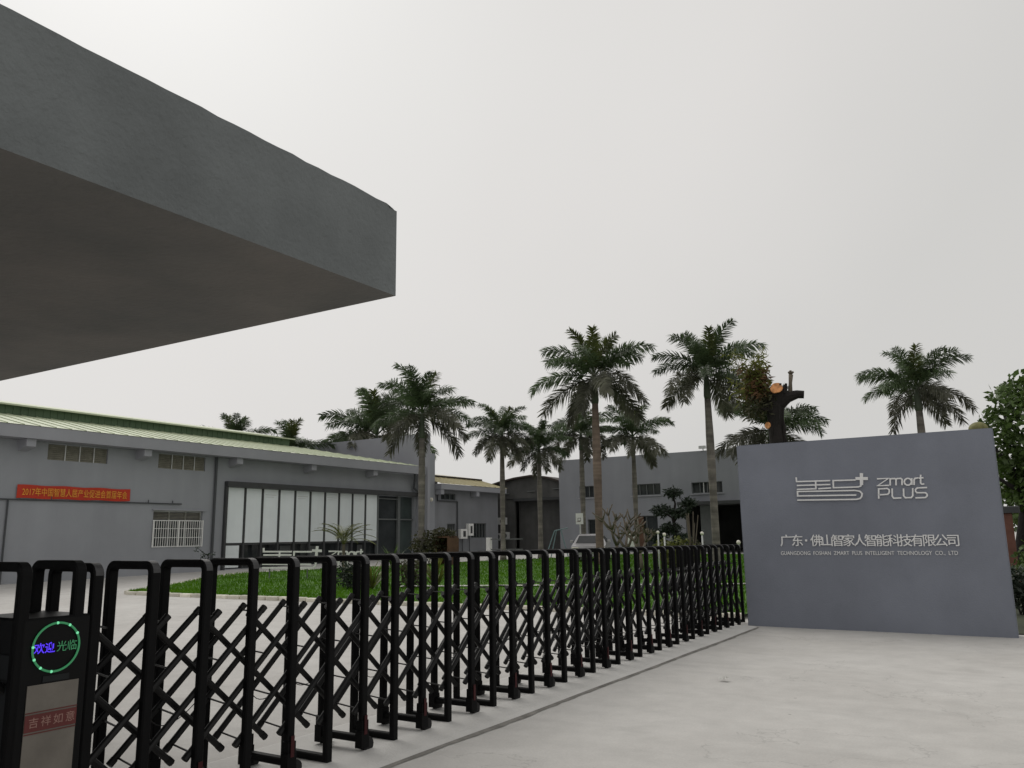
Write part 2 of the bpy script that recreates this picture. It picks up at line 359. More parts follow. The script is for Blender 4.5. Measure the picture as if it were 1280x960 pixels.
# ------------------------------------------------------------------ ground
def ground_sheet(name, m, xs, ys, dz):
    vs = [(x, y, gh(x, y) + dz) for y in ys for x in xs]; nx = len(xs)
    fs = [(j * nx + i, j * nx + i + 1, (j + 1) * nx + i + 1, (j + 1) * nx + i) for j in range(len(ys) - 1) for i in range(nx - 1)]
    me = bpy.data.meshes.new(name); me.from_pydata(vs, [], fs); me.materials.append(m); me.update()
    return link(name, me)
xs = [-900, -300, -120] + list(range(-70, 31, 2)) + [60, 200, 900]
ys = [-900, -200, -60, -20, -8] + list(range(0, 90, 2)) + [130, 300, 900]
tag(ground_sheet('pavement', M['concrete'], xs, ys, 0.0), kind='structure')

# raised concrete strip the gate rolls on, with a chamfered, dirt-lined outer edge
tr = MB()
sec = [(-5.30, 0.004), (-5.20, 0.03), (-4.20, 0.03), (-4.13, 0.026), (-4.08, 0.0145), (-4.05, 0.0045)]
yy = [-6 + 0.125 * i for i in range(166)]
vs = [(x + (0.006 * math.sin(y * 2.1) * (k > 1) + random.uniform(-.006, .006) * (k > 2) if k > 1 else 0), min(y, 14.68), z) for y in yy for k, (x, z) in enumerate(sec)]
tr.add(vs, [(j * 6 + i, j * 6 + i + 1, j * 6 + 7 + i, j * 6 + 6 + i) for j in range(len(yy) - 1) for i in range(5)])
tag(tr.build('gate_track', M['strip']), kind='structure')
jt = MB()
pts = []
for j, y in enumerate(yy):
    y = min(y, 14.68); w = 0.02 + 0.03 * random.random() + 0.035 * max(0, math.sin(y * 1.7) * math.sin(y * .63 + 1))
    q_ = 0.006 * math.sin(y * 2.1); pts.append((-4.066 + q_, y, 0.0128)); pts.append((-4.045 + q_ + w * 0.6, y, 0.0042))
jt.add(pts, [(2 * j, 2 * j + 1, 2 * j + 3, 2 * j + 2) for j in range(len(yy) - 1)])
tag(jt.build('track_joint', M['joint']), kind='structure')

# ------------------------------------------------------------------ lawn
LAWN = [(-22.2, 14.55), (-4.62, 15.85), (-4.62, 46), (-19.2, 46), (-24.3, 30.0), (-26.9, 22.6), (-26.1, 20.4), (-23.7, 17.2)]
def inside(x, y):
    c = False; n = len(LAWN)
    for i in range(n):
        x0, y0 = LAWN[i]; x1, y1 = LAWN[i - 1]
        if (y0 > y) != (y1 > y) and x < (x1 - x0) * (y - y0) / (y1 - y0) + x0: c = not c
    return c
bm = bmesh.new()
G = 1.0
bmesh.ops.create_grid(bm, x_segments=40, y_segments=40, size=20)
bmesh.ops.translate(bm, verts=bm.verts, vec=(-15, 31, 0))
for i in range(len(LAWN)):
    a = Vector((*LAWN[i], 0)); b = Vector((*LAWN[(i + 1) % len(LAWN)], 0)); d = b - a
    bmesh.ops.bisect_plane(bm, geom=bm.verts[:] + bm.edges[:] + bm.faces[:], plane_co=a, plane_no=(d.y, -d.x, 0), clear_outer=True)
for v in bm.verts: v.co.z = gh(v.co.x, v.co.y) + 0.085
me = bpy.data.meshes.new('lawn'); bm.to_mesh(me); bm.free(); me.materials.append(M['turf'])
lawn = tag(link('lawn', me), kind='structure')
# kerb stones, each a piece of the lawn edge
kst = []
for i, (nx_, sx, sy, sz) in enumerate(((0, 1, 1, 1), (1, .97, 1.05, .93), (2, 1.02, .96, 1.05))):
    mb = MB(); mb.cbox(-0.207 * sx, 0.207 * sx, -0.07 * sy, 0.07 * sy, -0.05, 0.10 * sz, 0.018); kst.append(mb.mesh('kerb_stone', M['stone']))
def kerb(pts):
    for (a, b) in zip(pts, pts[1:]):
        a = Vector(a); b = Vector(b); n = max(1, round((b - a).length / 0.455)); d = (b - a) / n; ang = math.atan2(d.y, d.x)
        for k in range(n):
            p = a + d * (k + 0.5)
            link('kerb_stone', random.choice(kst), lawn, (p.x + random.uniform(-.008, .008), p.y + random.uniform(-.012, .012), gh(p.x, p.y)), (random.uniform(-.02, .02), 0, ang + random.uniform(-.02, .02)))
kerb([(-4.62, 15.80), (-22.15, 14.50)])
kerb([(-22.3, 14.58), (-23.75, 17.2), (-26.15, 20.4), (-26.95, 22.6), (-24.4, 30.0), (-22.0, 37.0)])
# grass blades, uncountable
rng = np.random.default_rng(3)
P = []
while len(P) < 70000:
    y = 14.6 + 30 * rng.random() ** 1.8; x = -27 + 23 * rng.random()
    if inside(x, y): P.append((x, y))
P = np.array(P); n = len(P)
z = np.array([gh(x, y) for x, y in P]) + 0.08
a = rng.random(n) * 6.283; h = 0.045 + 0.05 * rng.random(n); w = 0.006 + P[:, 1] * 0.00035; lean = (rng.random((n, 2)) - .5) * 0.06
V = np.zeros((n, 3, 3))
V[:, 0] = np.stack([P[:, 0] - np.cos(a) * w, P[:, 1] - np.sin(a) * w, z], 1)
V[:, 1] = np.stack([P[:, 0] + np.cos(a) * w, P[:, 1] + np.sin(a) * w, z], 1)
V[:, 2] = np.stack([P[:, 0] + lean[:, 0], P[:, 1] + lean[:, 1], z + h], 1)
me = bpy.data.meshes.new('grass'); me.vertices.add(3 * n); me.vertices.foreach_set('co', V.ravel())
me.loops.add(3 * n); me.loops.foreach_set('vertex_index', np.arange(3 * n, dtype=np.int32))
me.polygons.add(n); me.polygons.foreach_set('loop_start', np.arange(0, 3 * n, 3, dtype=np.int32)); me.update(calc_edges=True)
me.materials.append(M['grass'])
tag(link('grass', me), kind='stuff')
# pale path slab crossing the lawn
pm = MB()
pp = [(-15.6, 18.9), (-13.5, 19.9), (-11.5, 20.9), (-9.4, 21.9), (-6.5, 23.4), (-4.8, 24.2)]
vs = []
for (x, y) in pp: vs += [(x + .13, y - .26, gh(x, y) + .115), (x - .13, y + .26, gh(x, y) + .115)]
pm.add(vs, [(2 * i, 2 * i + 1, 2 * i + 3, 2 * i + 2) for i in range(len(pp) - 1)])
tag(pm.build('path', M['concrete']), kind='structure')
# ground behind the sign on the right
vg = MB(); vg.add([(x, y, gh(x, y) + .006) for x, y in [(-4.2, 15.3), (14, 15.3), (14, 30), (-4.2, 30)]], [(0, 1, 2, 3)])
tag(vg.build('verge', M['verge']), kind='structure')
vg = MB(); vg.add([(x, y, gh(x, y) + .006) for x, y in [(-3.5, 30.3), (16, 30.3), (16, 60), (-3.5, 60)]], [(0, 1, 2, 3)])
tag(vg.build('road', M['street']), kind='structure')

# ------------------------------------------------------------------ canopy of the gatehouse (top left)
gt_ = empty('gatehouse', (-7, 2, 0), 0, 'dark grey rendered gatehouse with a deep flat canopy jutting over the gate', 'gatehouse')
def rel(o): return tuple(-c for c in o.location)
bmc = bmesh.new()
x0, x1, y0, y1, z0, z1 = -15.0, -3.98, -9.0, 4.72, 3.5, 4.235
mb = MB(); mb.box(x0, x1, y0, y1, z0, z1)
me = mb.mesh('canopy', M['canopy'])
bmc.from_mesh(me)
bmesh.ops.subdivide_edges(bmc, edges=[e for e in bmc.edges], cuts=110, use_grid_fill=True)
top = [v for v in bmc.verts if v.co.z > z1 - 1e-4]
for v in bmc.verts:
    edge = (abs(v.co.x - x1) < 1e-3) + (abs(v.co.y - y1) < 1e-3)
    if v.co.z > z1 - 1e-4 and edge: v.co.z += random.uniform(-0.006, 0.005) + 0.002 * math.sin(v.co.y * 3.1 + v.co.x) * math.sin(v.co.y * 1.3 + 2) - (0.035 if edge == 2 else 0)
    if v.co.z > z1 - 0.02 and edge == 2: v.co.x -= 0.02; v.co.y -= 0.02
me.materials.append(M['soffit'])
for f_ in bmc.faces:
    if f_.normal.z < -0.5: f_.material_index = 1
bmc.to_mesh(me); bmc.free()
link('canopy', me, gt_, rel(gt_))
mb = MB(); mb.box(-13.5, -4.35, -8, 1.3, 0, 3.495); mb.build('wall', M['wall'], gt_, loc=rel(gt_))

# ------------------------------------------------------------------ sign wall
YS = 14.83
sg = empty('sign_wall', (-2.24, YS, 0), 0, 'freestanding dark grey sign wall with silver company name at the end of the gate', 'sign')
ro = rel(sg)
mb = MB(); mb.box(-4.29, -0.19, YS, YS + 0.32, -0.1, 3.215)
me = mb.mesh('wall', M['sign']); b2 = bmesh.new(); b2.from_mesh(me)
bmesh.ops.bevel(b2, geom=[e for e in b2.edges], offset=0.012, segments=2, affect='EDGES'); b2.to_mesh(me); b2.free()
link('wall', me, sg, ro)
SP = lambda u, v, d: (u, YS - 0.002 - d, v)
LOGO = {
  'strokes': [[(-3.258, 2.581), (-3.255, 2.506), (-2.691, 2.497)], [(-3.255, 2.438), (-2.696, 2.43)], [(-3.26, 2.369), (-2.93, 2.367)], [(-2.898, 2.365), (-2.688, 2.37)], [(-2.933, 2.497), (-2.939, 2.367)], [(-2.283, 2.488), (-2.643, 2.494), (-2.648, 2.372), (-2.252, 2.368), (-2.21, 2.383), (-2.192, 2.412)], [(-2.293, 2.233), (-3.255, 2.255), (-3.252, 2.332), (-2.299, 2.312), (-2.228, 2.293), (-2.198, 2.253), (-2.21, 2.205), (-2.239, 2.173), (-2.299, 2.161), (-3.266, 2.182)]],
  'plus': [[(-2.281, 2.513), (-2.086, 2.503)], [(-2.18, 2.599), (-2.195, 2.401)]],
  'z': [[(-1.945, 2.491), (-1.769, 2.49), (-1.945, 2.376), (-1.77, 2.374)]],
  'm': [[(-1.753, 2.371), (-1.743, 2.481), (-1.663, 2.482)], [(-1.744, 2.473), (-1.725, 2.483), (-1.671, 2.483), (-1.655, 2.463), (-1.664, 2.369)], [(-1.655, 2.466), (-1.639, 2.479), (-1.582, 2.481), (-1.564, 2.464), (-1.573, 2.368)]],
  'a': [[(-1.427, 2.417), (-1.429, 2.439), (-1.439, 2.458), (-1.455, 2.471), (-1.475, 2.476), (-1.496, 2.473), (-1.514, 2.461), (-1.528, 2.444), (-1.534, 2.422), (-1.532, 2.401), (-1.522, 2.382), (-1.506, 2.369), (-1.486, 2.364), (-1.465, 2.367), (-1.446, 2.379), (-1.433, 2.396), (-1.427, 2.417)], [(-1.416, 2.476), (-1.425, 2.367)]],
  'r': [[(-1.393, 2.363), (-1.385, 2.45), (-1.369, 2.471), (-1.32, 2.476)]],
  't': [[(-1.281, 2.525), (-1.294, 2.393), (-1.28, 2.371), (-1.243, 2.374)], [(-1.315, 2.473), (-1.243, 2.475)]],
  'P': [[(-1.948, 2.16), (-1.935, 2.322), (-1.802, 2.324), (-1.774, 2.301), (-1.776, 2.258), (-1.804, 2.227), (-1.939, 2.224)]],
  'L': [[(-1.728, 2.321), (-1.737, 2.192), (-1.718, 2.159), (-1.603, 2.161)]],
  'U': [[(-1.556, 2.314), (-1.565, 2.196), (-1.544, 2.161), (-1.457, 2.16), (-1.43, 2.189), (-1.418, 2.313)]],
  'S': [[(-1.206, 2.314), (-1.35, 2.313), (-1.379, 2.29), (-1.382, 2.261), (-1.362, 2.236), (-1.238, 2.231), (-1.217, 2.204), (-1.22, 2.178), (-1.246, 2.153), (-1.395, 2.153)]],
}
def logo_parts(parent, plane, m, off, w=0.023, depth=0.03, sc=1.0):
    """emblem strokes and lettering; plane(u,v,d)"""
    for key, strokes in LOGO.items():
        mb = MB()
        for k, s in enumerate(strokes):
            mb.strip([(p[0] * sc, p[1] * sc) for p in s], (0.05 if key == 'plus' else w) * sc, depth + 0.0015 * k, plane)
        mb.build({'strokes': 'emblem', 'plus': 'plus_mark'}.get(key, 'letter'), m, parent, loc=off)
logo_parts(sg, SP, M['chrome'], ro)
em = 0.2058
chars = [('广', -3.612), ('东', -3.425)] + [(c, -3.106 + i * em * 0.9965 / 0.92 * 0.852) for i, c in enumerate('佛山智家人智能科技有限公司')]
step = (-0.845 + 3.106) / 13
chars = [('广', -3.622), ('东', -3.432)] + [(c, -3.106 + i * step) for i, c in enumerate('佛山智家人智能科技有限公司')]
for c, u in chars:
    zb = 1.392 - (u + 3.6) * 0.0065
    mb = MB(); put_text(mb, c, u, 0, zb - 0.006, zb + 0.192 - (u + 3.6) * 0.003, SP, depth=0.022, off=0.006, fit=False)
    mb.build('letter', M['chrome'], sg, loc=ro)
mb = MB(); mb.box(-3.192, -3.158, YS - 0.025, YS - 0.003, 1.468, 1.502); mb.build('dot', M['chrome'], sg, loc=ro)
u = -3.62
ew = MB(); put_text(ew, 'GUANGDONG  FOSHAN  ZMART  PLUS  INTELLIGENT  TECHNOLOGY  CO.,  LTD', -3.622, -0.872, 1.226, 1.300, SP, depth=0.012, off=0.0)
ew.build('small_lettering', M['chrome'], sg, loc=ro)

# ------------------------------------------------------------------ retractable gate
gate = empty('retractable_gate', (-4.68, 2.5, 0), 0, 'black folding driveway gate of many arched frames and crossed lattice bars', 'gate')
go = rel(gate)
XF, XR = -4.465, -4.895       # centre lines of the front and rear posts
def sweep_ring(path, t, wy, c=0.008):
    """closed loop in the XZ plane swept with a chamfered t x wy section"""
    n = len(path); mb = MB(); vs = []; fs = []
    sect = [(-t / 2 + c, -wy / 2), (t / 2 - c, -wy / 2), (t / 2, -wy / 2 + c), (t / 2, wy / 2 - c), (t / 2 - c, wy / 2), (-t / 2 + c, wy / 2), (-t / 2, wy / 2 - c), (-t / 2, -wy / 2 + c)]
    for i in range(n):
        p = Vector(path[i]); d0 = (p - Vector(path[i - 1])).normalized(); d1 = (Vector(path[(i + 1) % n]) - p).normalized()
        nn = Vector((d0.y + d1.y, -(d0.x + d1.x))).normalized(); k = 1 / max(.5, nn.dot(Vector((d1.y, -d1.x))))
        for (a, y) in sect: q = p + nn * a * k; vs.append((q.x, y, q.y))
    for i in range(n):
        j = (i + 1) % n
        for k in range(8):
            l = (k + 1) % 8; fs.append((i * 8 + k, i * 8 + l, j * 8 + l, j * 8 + k))
    mb.add(vs, fs); return mb
def ring_path(x0, x1, z0, z1, r):
    p = [(x0, z0), (x1, z0)]
    for k in range(6): a = math.pi / 2 * k / 5; p.append((x1 - r + r * math.cos(a), z1 - r + r * math.sin(a)))
    for k in range(6): a = math.pi / 2 + math.pi / 2 * k / 5; p.append((x0 + r + r * math.cos(a), z1 - r + r * math.sin(a)))
    return p
frame_me = [sweep_ring(ring_path(XR, XF, zb, 1.482, 0.045), 0.05, 0.062).mesh('frame', M['gate']) for zb in (0.055, 0.115)]
glint_mes = []  # added skins that paint the sky highlight onto each rounded frame corner
for sx, xx in ((1, XF), (-1, XR)):
    pts = []; glint_mb = MB()
    for k in range(6):
        a = math.pi / 2 * k / 5
        for y in (-0.024, 0.024): pts.append((xx + sx * (-0.045 + 0.0712 * math.cos(a)), y, 1.482 - 0.045 + 0.0712 * math.sin(a)))
    glint_mb.add(pts, [(2 * k, 2 * k + 1, 2 * k + 3, 2 * k + 2) for k in range(5)])
    glint_mes.append(glint_mb.mesh('corner_glint', M['corner']))
wm = MB()
wm.tube([(-0.022, 0, 0), (0.022, 0, 0)], 0.056, 16); wm.tube([(-0.03, 0, 0), (0.03, 0, 0)], 0.018, 8)
wheel_me = wm.mesh('wheel', M['rubber'])
hm = MB(); hm.box(-0.034, 0.034, -0.042, 0.042, 0.05, 0.175); hm.box(-0.03, 0.03, -0.036, 0.036, 0.175, 0.25)
house_me = hm.mesh('wheel_housing', M['gate'])
rm = MB(); rm.box(0.0345, 0.0375, -0.016, 0.016, 0.15, 0.29); refl_me = rm.mesh('reflector', M['reflector'])
ys_ = [2.735, 3.095]
while ys_[-1] < 14.95:
    t = (ys_[-1] - 3.1) / 8.6
    ys_.append(ys_[-1] + 0.378 - 0.034 * min(1.15, t))
zs = lambda y: 1.0 - max(0, y - 3.0) * 0.0045
def bar_mesh(p0, p1, r):
    mb = MB(); a = Vector(p0); b = Vector(p1); d = (b - a).normalized()
    mb.tube([a, b], r, 8); mb.tube([a - d * 0.012, a + d * 0.03], r * 1.14, 8); mb.tube([b - d * 0.03, b + d * 0.012], r * 1.14, 8)
    return mb.mesh('lattice_bar', M['lattice'], False)
SPN = 0.93
up_me = bar_mesh((0, -SPN, 0.315), (0, 0, 1.165), 0.0205)
dn_me = bar_mesh((0, 0, 1.125), (0, SPN, 0.30), 0.0205)
rod_mb = MB()
for q in (0.03, 0.36, 0.69, 0.97): rod_mb.tube([(-4.50, -SPN * q, 1.165 - 0.85 * q), (-4.80, -SPN * q + 0.08, 1.165 - 0.85 * q)], 0.006, 6)
rod_me = rod_mb.mesh('cross_rods', M['lattice'])
for i, y in enumerate(ys_):
    wheeled = i % 2 == 0
    s = zs(y)
    f = link('frame', frame_me[1 if wheeled else 0], gate, (go[0], y + go[1], 0), (0, 0, 0), (1, 1, s))
    for cm_ in glint_mes: link('corner_glint', cm_, f)
    if wheeled:
        for xx in (XF, XR):
            h = link('wheel_housing', house_me, f, (xx, 0, 0)); link('wheel', wheel_me, f, (xx, 0.052, 0.066))
            if xx == XF: link('reflector', refl_me, f, (xx, 0, 0))
    link('cross_rods', rod_me, gate, (go[0], y + 0.13 + go[1], 0), (0, 0, 0), (1, 1, s))['kind'] = 'stuff'
    sp = 0.93 * (1 if i < 2 else (ys_[i] - ys_[i - 1]) / 0.372)
    if i > 0:
        link('lattice_bar', up_me, gate, (go[0] - 4.50, y + 0.13 + go[1], 0), (0, 0, 0), (1, sp / SPN, s))
        link('lattice_bar', up_me, gate, (go[0] - 4.80, y + 0.21 + go[1], 0), (0, 0, 0), (1, sp / SPN, s))
    if i < len(ys_) - 2:
        link('lattice_bar', dn_me, gate, (go[0] - 4.56, y + 0.06 + go[1], 0), (0, 0, 0), (1, sp / SPN, s))
# a first pair behind the drive head
for k in range(2):
    link('lattice_bar', dn_me, gate, (go[0] - 4.56, 2.735 + 0.06 - 0.37 * (k + 1) + go[1], 0))
# thin hanging cable looping from frame to frame
cb = MB()
for i in (1, 3, 4, 6, 9, 11, 14):
    a, b = ys_[i], ys_[i + 1]; sag = random.uniform(0.10, 0.17); zc = random.uniform(0.62, 0.70); pts = []
    for k in range(13):
        t = k / 12; pts.append((-4.475 - 0.06 * math.sin(t * 3.1416), a + (b - a) * t, zc - sag * 4 * t * (1 - t)))
    cb.tube(pts, 0.003, 5, False)
cb.build('cable', M['rubber'], gate, loc=go)
# drive head between two arched frames at the near end
hd = link('drive_head', (lambda m: m.mesh('drive_head', M['head']))(MB().cbox(-4.915, -4.435, 2.335, 2.705, 0.09, 1.235, 0.012)), gate, go)
hd['label'] = 'black drive head with a green light ring, steel panel and red strip'
for yf in (2.337, 2.632):
    link('frame', frame_me[0], gate, (go[0], yf + go[1], 0), (0, 0, 0), (1, 1, 1.012))
XH = -4.435
HP = lambda u, v, d: (XH + 0.004 + d, u, v)
mb = MB(); mb.box(XH + .0005, XH + .005, 2.385, 2.655, 0.10, 0.897); mb.build('steel_panel', M['steel'], hd)
mb = MB(); mb.box(XH + .0055, XH + .0085, 2.385, 2.655, 0.668, 0.752); mb.build('red_band', M['red_band'], hd)
mb = MB()
for zz in (0.655, 0.759): mb.box(XH + .0055, XH + .0078, 2.385, 2.655, zz, zz + .0055)
mb.build('red_stripe', M['red_band'], hd)
mb = MB()
for k, c in enumerate('吉祥如意'): put_text(mb, c, 2.402 + k * 0.064, 0, 0.686, 0.737, lambda u, v, d: (XH + .0098, u, v), fit=False)
mb.build('band_lettering', M['band_text'], hd)
mb = MB(); cy, cz, rr = 2.515, 1.078, 0.124; pts = []
for k in range(49):
    a = 2 * math.pi * k / 48; pts.append((XH + 0.008, cy + rr * math.cos(a), cz + rr * math.sin(a)))
mb.tube(pts, 0.0058, 6, False); mb.build('light_ring', M['led_green'], hd)
mb = MB()
for a in (92, 60, 30, 175, 205, 232, 262): mb.sphere((XH + .011, cy + rr * math.cos(R(a)), cz + rr * math.sin(R(a))), 0.0075, 8, 6)
mb.build('light_points', M['led_point'], hd)
mb = MB()
for k, c in enumerate('欢迎'): put_text(mb, c, 2.399 + k * 0.056, 0, 1.052, 1.105, lambda u, v, d: (XH + .006, u, v), off=0.012, fit=False)
mb.build('blue_lettering', M['led_blue'], hd)
mb = MB()
for k, c in enumerate('光临'): put_text(mb, c, 2.517 + k * 0.056, 0, 1.052, 1.105, lambda u, v, d: (XH + .006, u, v), fit=False)
mb.build('green_lettering', M['led_green'], hd)
mb = MB(); mb.box(XH + .001, XH + .004, 2.46, 2.60, 0.905, 0.935); mb.build('maker_plate', M['head_grey'], hd)
mb = MB(); mb.box(-4.88, -4.47, 2.330, 2.334, 0.12, 0.90); mb.box(-4.86, -4.49, 2.3265, 2.3295, 0.93, 1.05); mb.build('end_cover', M['head_grey'], hd)

# ------------------------------------------------------------------ left factory building
XW = -31.0
fb = empty('factory_building', (-34, 27, 0.3), 0, 'long grey factory with pale green roof and a row of white panels behind the lawn', 'building')
fo = rel(fb)
fp = lambda mb, name, m, **k: mb.build(name, m, fb, loc=fo, **k)
def slab(mb):
    return lambda a, b, c, d: mb.box(XW - 0.24, XW, a, b, c, d)
VENTS = [(16.63, 19.03, 4.74, 5.34), (21.32, 23.69, 4.72, 5.34), (11.9, 14.3, 4.74, 5.34)]
WIN = (21.25, 23.70, 1.39, 2.93); BAY = (24.95, 38.75, 0.35, 4.07)
mb = MB(); wall_holes(mb, 4.0, 39.0, -0.1, 5.4, VENTS + [WIN, BAY], slab(mb)); fp(mb, 'wall', M['wall'])
mb = MB(); mb.box(-40.0, -39.8, 4.0, 39.0, -0.1, 6.9); fp(mb, 'rear_wall', M['wall'])
mb = MB(); mb.box(-40.2, -30.18, 39.003, 39.26, -0.1, 7.93); fp(mb, 'parapet_wall', M['fascia'])
mb = MB(); mb.box(-30.98, -30.30, 4.0, 38.998, 5.405, 5.86); fp(mb, 'gutter_fascia', M['fascia'])
for y in (10.95, 15.7, 20.43, 25.15, 29.85, 34.56):
    mb = MB(); mb.add([(-30.998, y - .17, 5.40), (-30.998, y + .17, 5.40), (-30.42, y + .17, 5.40), (-30.42, y - .17, 5.40), (-30.998, y - .17, 4.98), (-30.998, y + .17, 4.98), (-30.42, y + .17, 5.12), (-30.42, y - .17, 5.12)],
                      [(0, 1, 2, 3), (7, 6, 5, 4), (0, 3, 7, 4), (1, 5, 6, 2), (3, 2, 6, 7), (0, 4, 5, 1)])
    fp(mb, 'bracket', M['fascia'])
# roof: lower pale slope with standing seams, green clerestory wall, upper slope
mb = MB(); mb.add([(-30.28, 4, 5.875), (-30.28, 38.9, 5.875), (-34.0, 31.4, 6.75), (-34.0, 4, 6.75)], [(0, 1, 2, 3)])
for k in range(60):
    y = 4.3 + 0.58 * k
    xe = -34.0 if y < 31.4 else -30.28 - 3.72 * (38.9 - y) / 7.5
    if xe < -30.6: mb.beam((-30.29, y, 5.892), (xe, y, 5.892 + (-30.28 - xe) * 0.2352), 0.03, 0.03)
fp(mb, 'lower_roof', M['groof'])
mb = MB(); mb.box(-34.1, -34.0, 4, 31.4, 6.70, 7.13); 
for k in range(90): mb.box(-33.998, -33.975, 4.1 + k * 0.3, 4.16 + k * 0.3, 6.76, 7.1)
fp(mb, 'clerestory', M['gdark'])
mb = MB(); mb.add([(-33.75, 4, 7.10), (-33.75, 31.6, 7.10), (-37.0, 31.6, 7.75), (-37.0, 4, 7.75), (-40.3, 31.6, 7.0), (-40.3, 4, 7.0)], [(0, 1, 2, 3), (3, 2, 4, 5)]); mb.box(-33.78, -33.74, 4, 31.6, 7.085, 7.15)
fp(mb, 'upper_roof', M['groof'])
mb = MB(); mb.box(-40, -34.15, 31.4, 31.55, 5.3, 7.1); fp(mb, 'roof_end', M['gdark'])
# louvred vents
for (a, b, c, d) in VENTS:
    mb = MB(); mb.box(XW - .2, XW - .15, a, b, c, d); o = fp(mb, 'vent', M['dark_trim'])
    for k in range(8):
        zc = c + (k + .5) * (d - c) / 8
        mb = MB(); mb.beam((XW - .06, a + .02, zc), (XW - .06, b - .02, zc), 0.08, 0.01, up=(0.85, 0, 0.52)); mb.build('slat', M['louvre'], o)
    for q in (0.28, 0.52, 0.76):
        yq = a + (b - a) * q; mb = MB(); mb.box(XW - .015, XW - .003, yq - .02, yq + .02, c, d); mb.build('post', M['frame'], o)
# barred window
a, b, c, d = WIN
mb = MB(); mb.box(XW - .2, XW - .17, a, b, c, d); w = fp(mb, 'window', M['glass'])
mb = MB()
for yq in (a, a + (b - a) / 3, a + (b - a) * 2 / 3, b - .05): mb.box(XW - .165, XW - .11, yq, yq + .05, c, d)
for zq in (c, c + 1.10, d - .05): mb.box(XW - .168, XW - .108, a, b, zq, zq + .05)
mb.build('frame', M['frame'], w)
for k in range(22):
    yq = a + .06 + k * (b - a - .12) / 21
    mb = MB(); mb.box(XW + .03, XW + .046, yq - .009, yq + .009, c + .02, c + 1.12); mb.build('bar', M['white'], w)
mb = MB()
for zq in (c + .02, c + .4, c + .78, c + 1.12): mb.box(XW + .028, XW + .044, a, b, zq - .01, zq + .01)
for yq in (a + .0, a + (b - a) / 2, b): mb.box(XW + .048, XW + .07, yq - .02, yq + .02, c, c + 1.14); 
mb.build('grille_rail', M['white'], w)
mb = MB(); mb.box(XW + .002, XW + .09, a - .08, b + .12, d + .005, d + .06); mb.build('lintel', M['fascia'], w)
for k in range(5):
    mb = MB(); zq = c + 1.2 + k * .06; mb.beam((XW - .08, a + .05, zq), (XW - .08, b - .05, zq), .05, .008, up=(.5, 0, .85)); mb.build('slat', M['louvre'], w)
# glazed showroom front: dark surround, ten white blinds, dark glazing below, glass entrance at the right
mb = MB(); mb.box(XW + .002, XW + .26, 24.80, 39.0, 4.10, 4.33); mb.box(XW + .002, XW + .16, 24.80, 24.92, 0.3, 4.095); fp(mb, 'front_surround', M['dark_trim'])
mb = MB(); mb.box(XW - .45, XW - .40, 24.95, 38.75, 0.35, 4.07); fp(mb, 'glazing', M['glass'])
P0, PW = 24.94, 1.0475
for k in range(10):
    ya = P0 + k * PW
    mb = MB(); mb.box(XW - .02, XW - .005, ya + .10, ya + PW - .03, 1.52, 4.06)
    o = fp(mb, 'white_panel', M['panel'])
    if k in (2, 4, 6, 8):
        mb = MB(); mb.box(XW - .0045, XW - .003, ya + .2, ya + PW - .15, 3.78, 3.81)
        mb.box(XW - .0045, XW - .003, ya + .22, ya + PW - .3, 3.68, 3.70); mb.build('print', M['blind_print'], o)
mb = MB(); mb.box(XW - .02, XW - .005, P0 + .1, P0 + .86, 0.4, 1.40); fp(mb, 'white_panel', M['panel'])
for k in range(11):
    ya = P0 + k * PW
    mb = MB(); mb.box(XW - .14, XW + .03, ya - .015, ya + .085, 0.36, 4.065); fp(mb, 'mullion', M['mullion'] if k == 10 else M['dark_trim'])
mb = MB(); mb.box(XW - .138, XW - .03, P0 + .087, P0 + 10 * PW - .02, 1.42, 1.515); fp(mb, 'transom', M['dark_trim'])
for (ya, yb, za, zb_) in ((28.6, 29.3, .5, 1.35), (30.6, 31.3, .5, 1.3), (32.9, 33.5, .5, 1.38), (34.2, 34.7, .5, 1.3)):
    mb = MB(); mb.box(XW - .39, XW - .36, ya, yb, za, zb_); fp(mb, 'notice_panel', M['mullion'])
for (ya, yb, m_) in ((35.6, 37.22, 'glass'), (37.5, 38.72, 'glass_g')):
    mb = MB(); mb.box(XW - .2, XW - .17, ya, yb, 0.36, 4.05); o = fp(mb, 'entrance_glass', M[m_])
mb = MB(); mb.box(XW - .16, XW - .02, 37.25, 37.47, 0.36, 4.06); fp(mb, 'mullion', M['mullion'])
mb = MB(); mb.box(XW - .158, XW - .04, 35.55, 37.24, 2.68, 2.75); fp(mb, 'transom', M['mullion'])
mb = MB(); mb.box(XW - .158, XW - .04, 37.48, 38.73, 2.68, 2.75); fp(mb, 'transom', M['mullion'])
mb = MB(); mb.box(XW - .158, XW - .04, 35.55, 37.24, 3.86, 3.92); fp(mb, 'transom', M['mullion'])
# pipes on the wall
mb = MB(); mb.tube([(XW + .09, 24.23, 5.40), (XW + .09, 24.23, 0.2)], 0.06, 8); fp(mb, 'downpipe', M['pipe'])
mb = MB(); mb.tube([(XW + .4, 38.3, 5.40), (XW + .4, 38.3, 5.1), (XW + .12, 38.55, 4.6), (XW + .5, 38.85, 4.2), (XW + .5, 38.85, 0.3)], 0.07, 8); fp(mb, 'downpipe', M['pipe'])
mb = MB(); mb.tube([(XW + .05, 6, 3.20), (XW + .05, 22.55, 3.225)], 0.028, 6)
for y in (16.9, 20.95, 22.1): mb.tube([(XW + .05, y, 3.22), (XW + .05, y, 3.36)], 0.02, 6)
mb.tube([(XW + .05, 15.35, 3.2), (XW + .05, 15.35, 0.2)], 0.035, 6); fp(mb, 'conduit', M['pipe'])
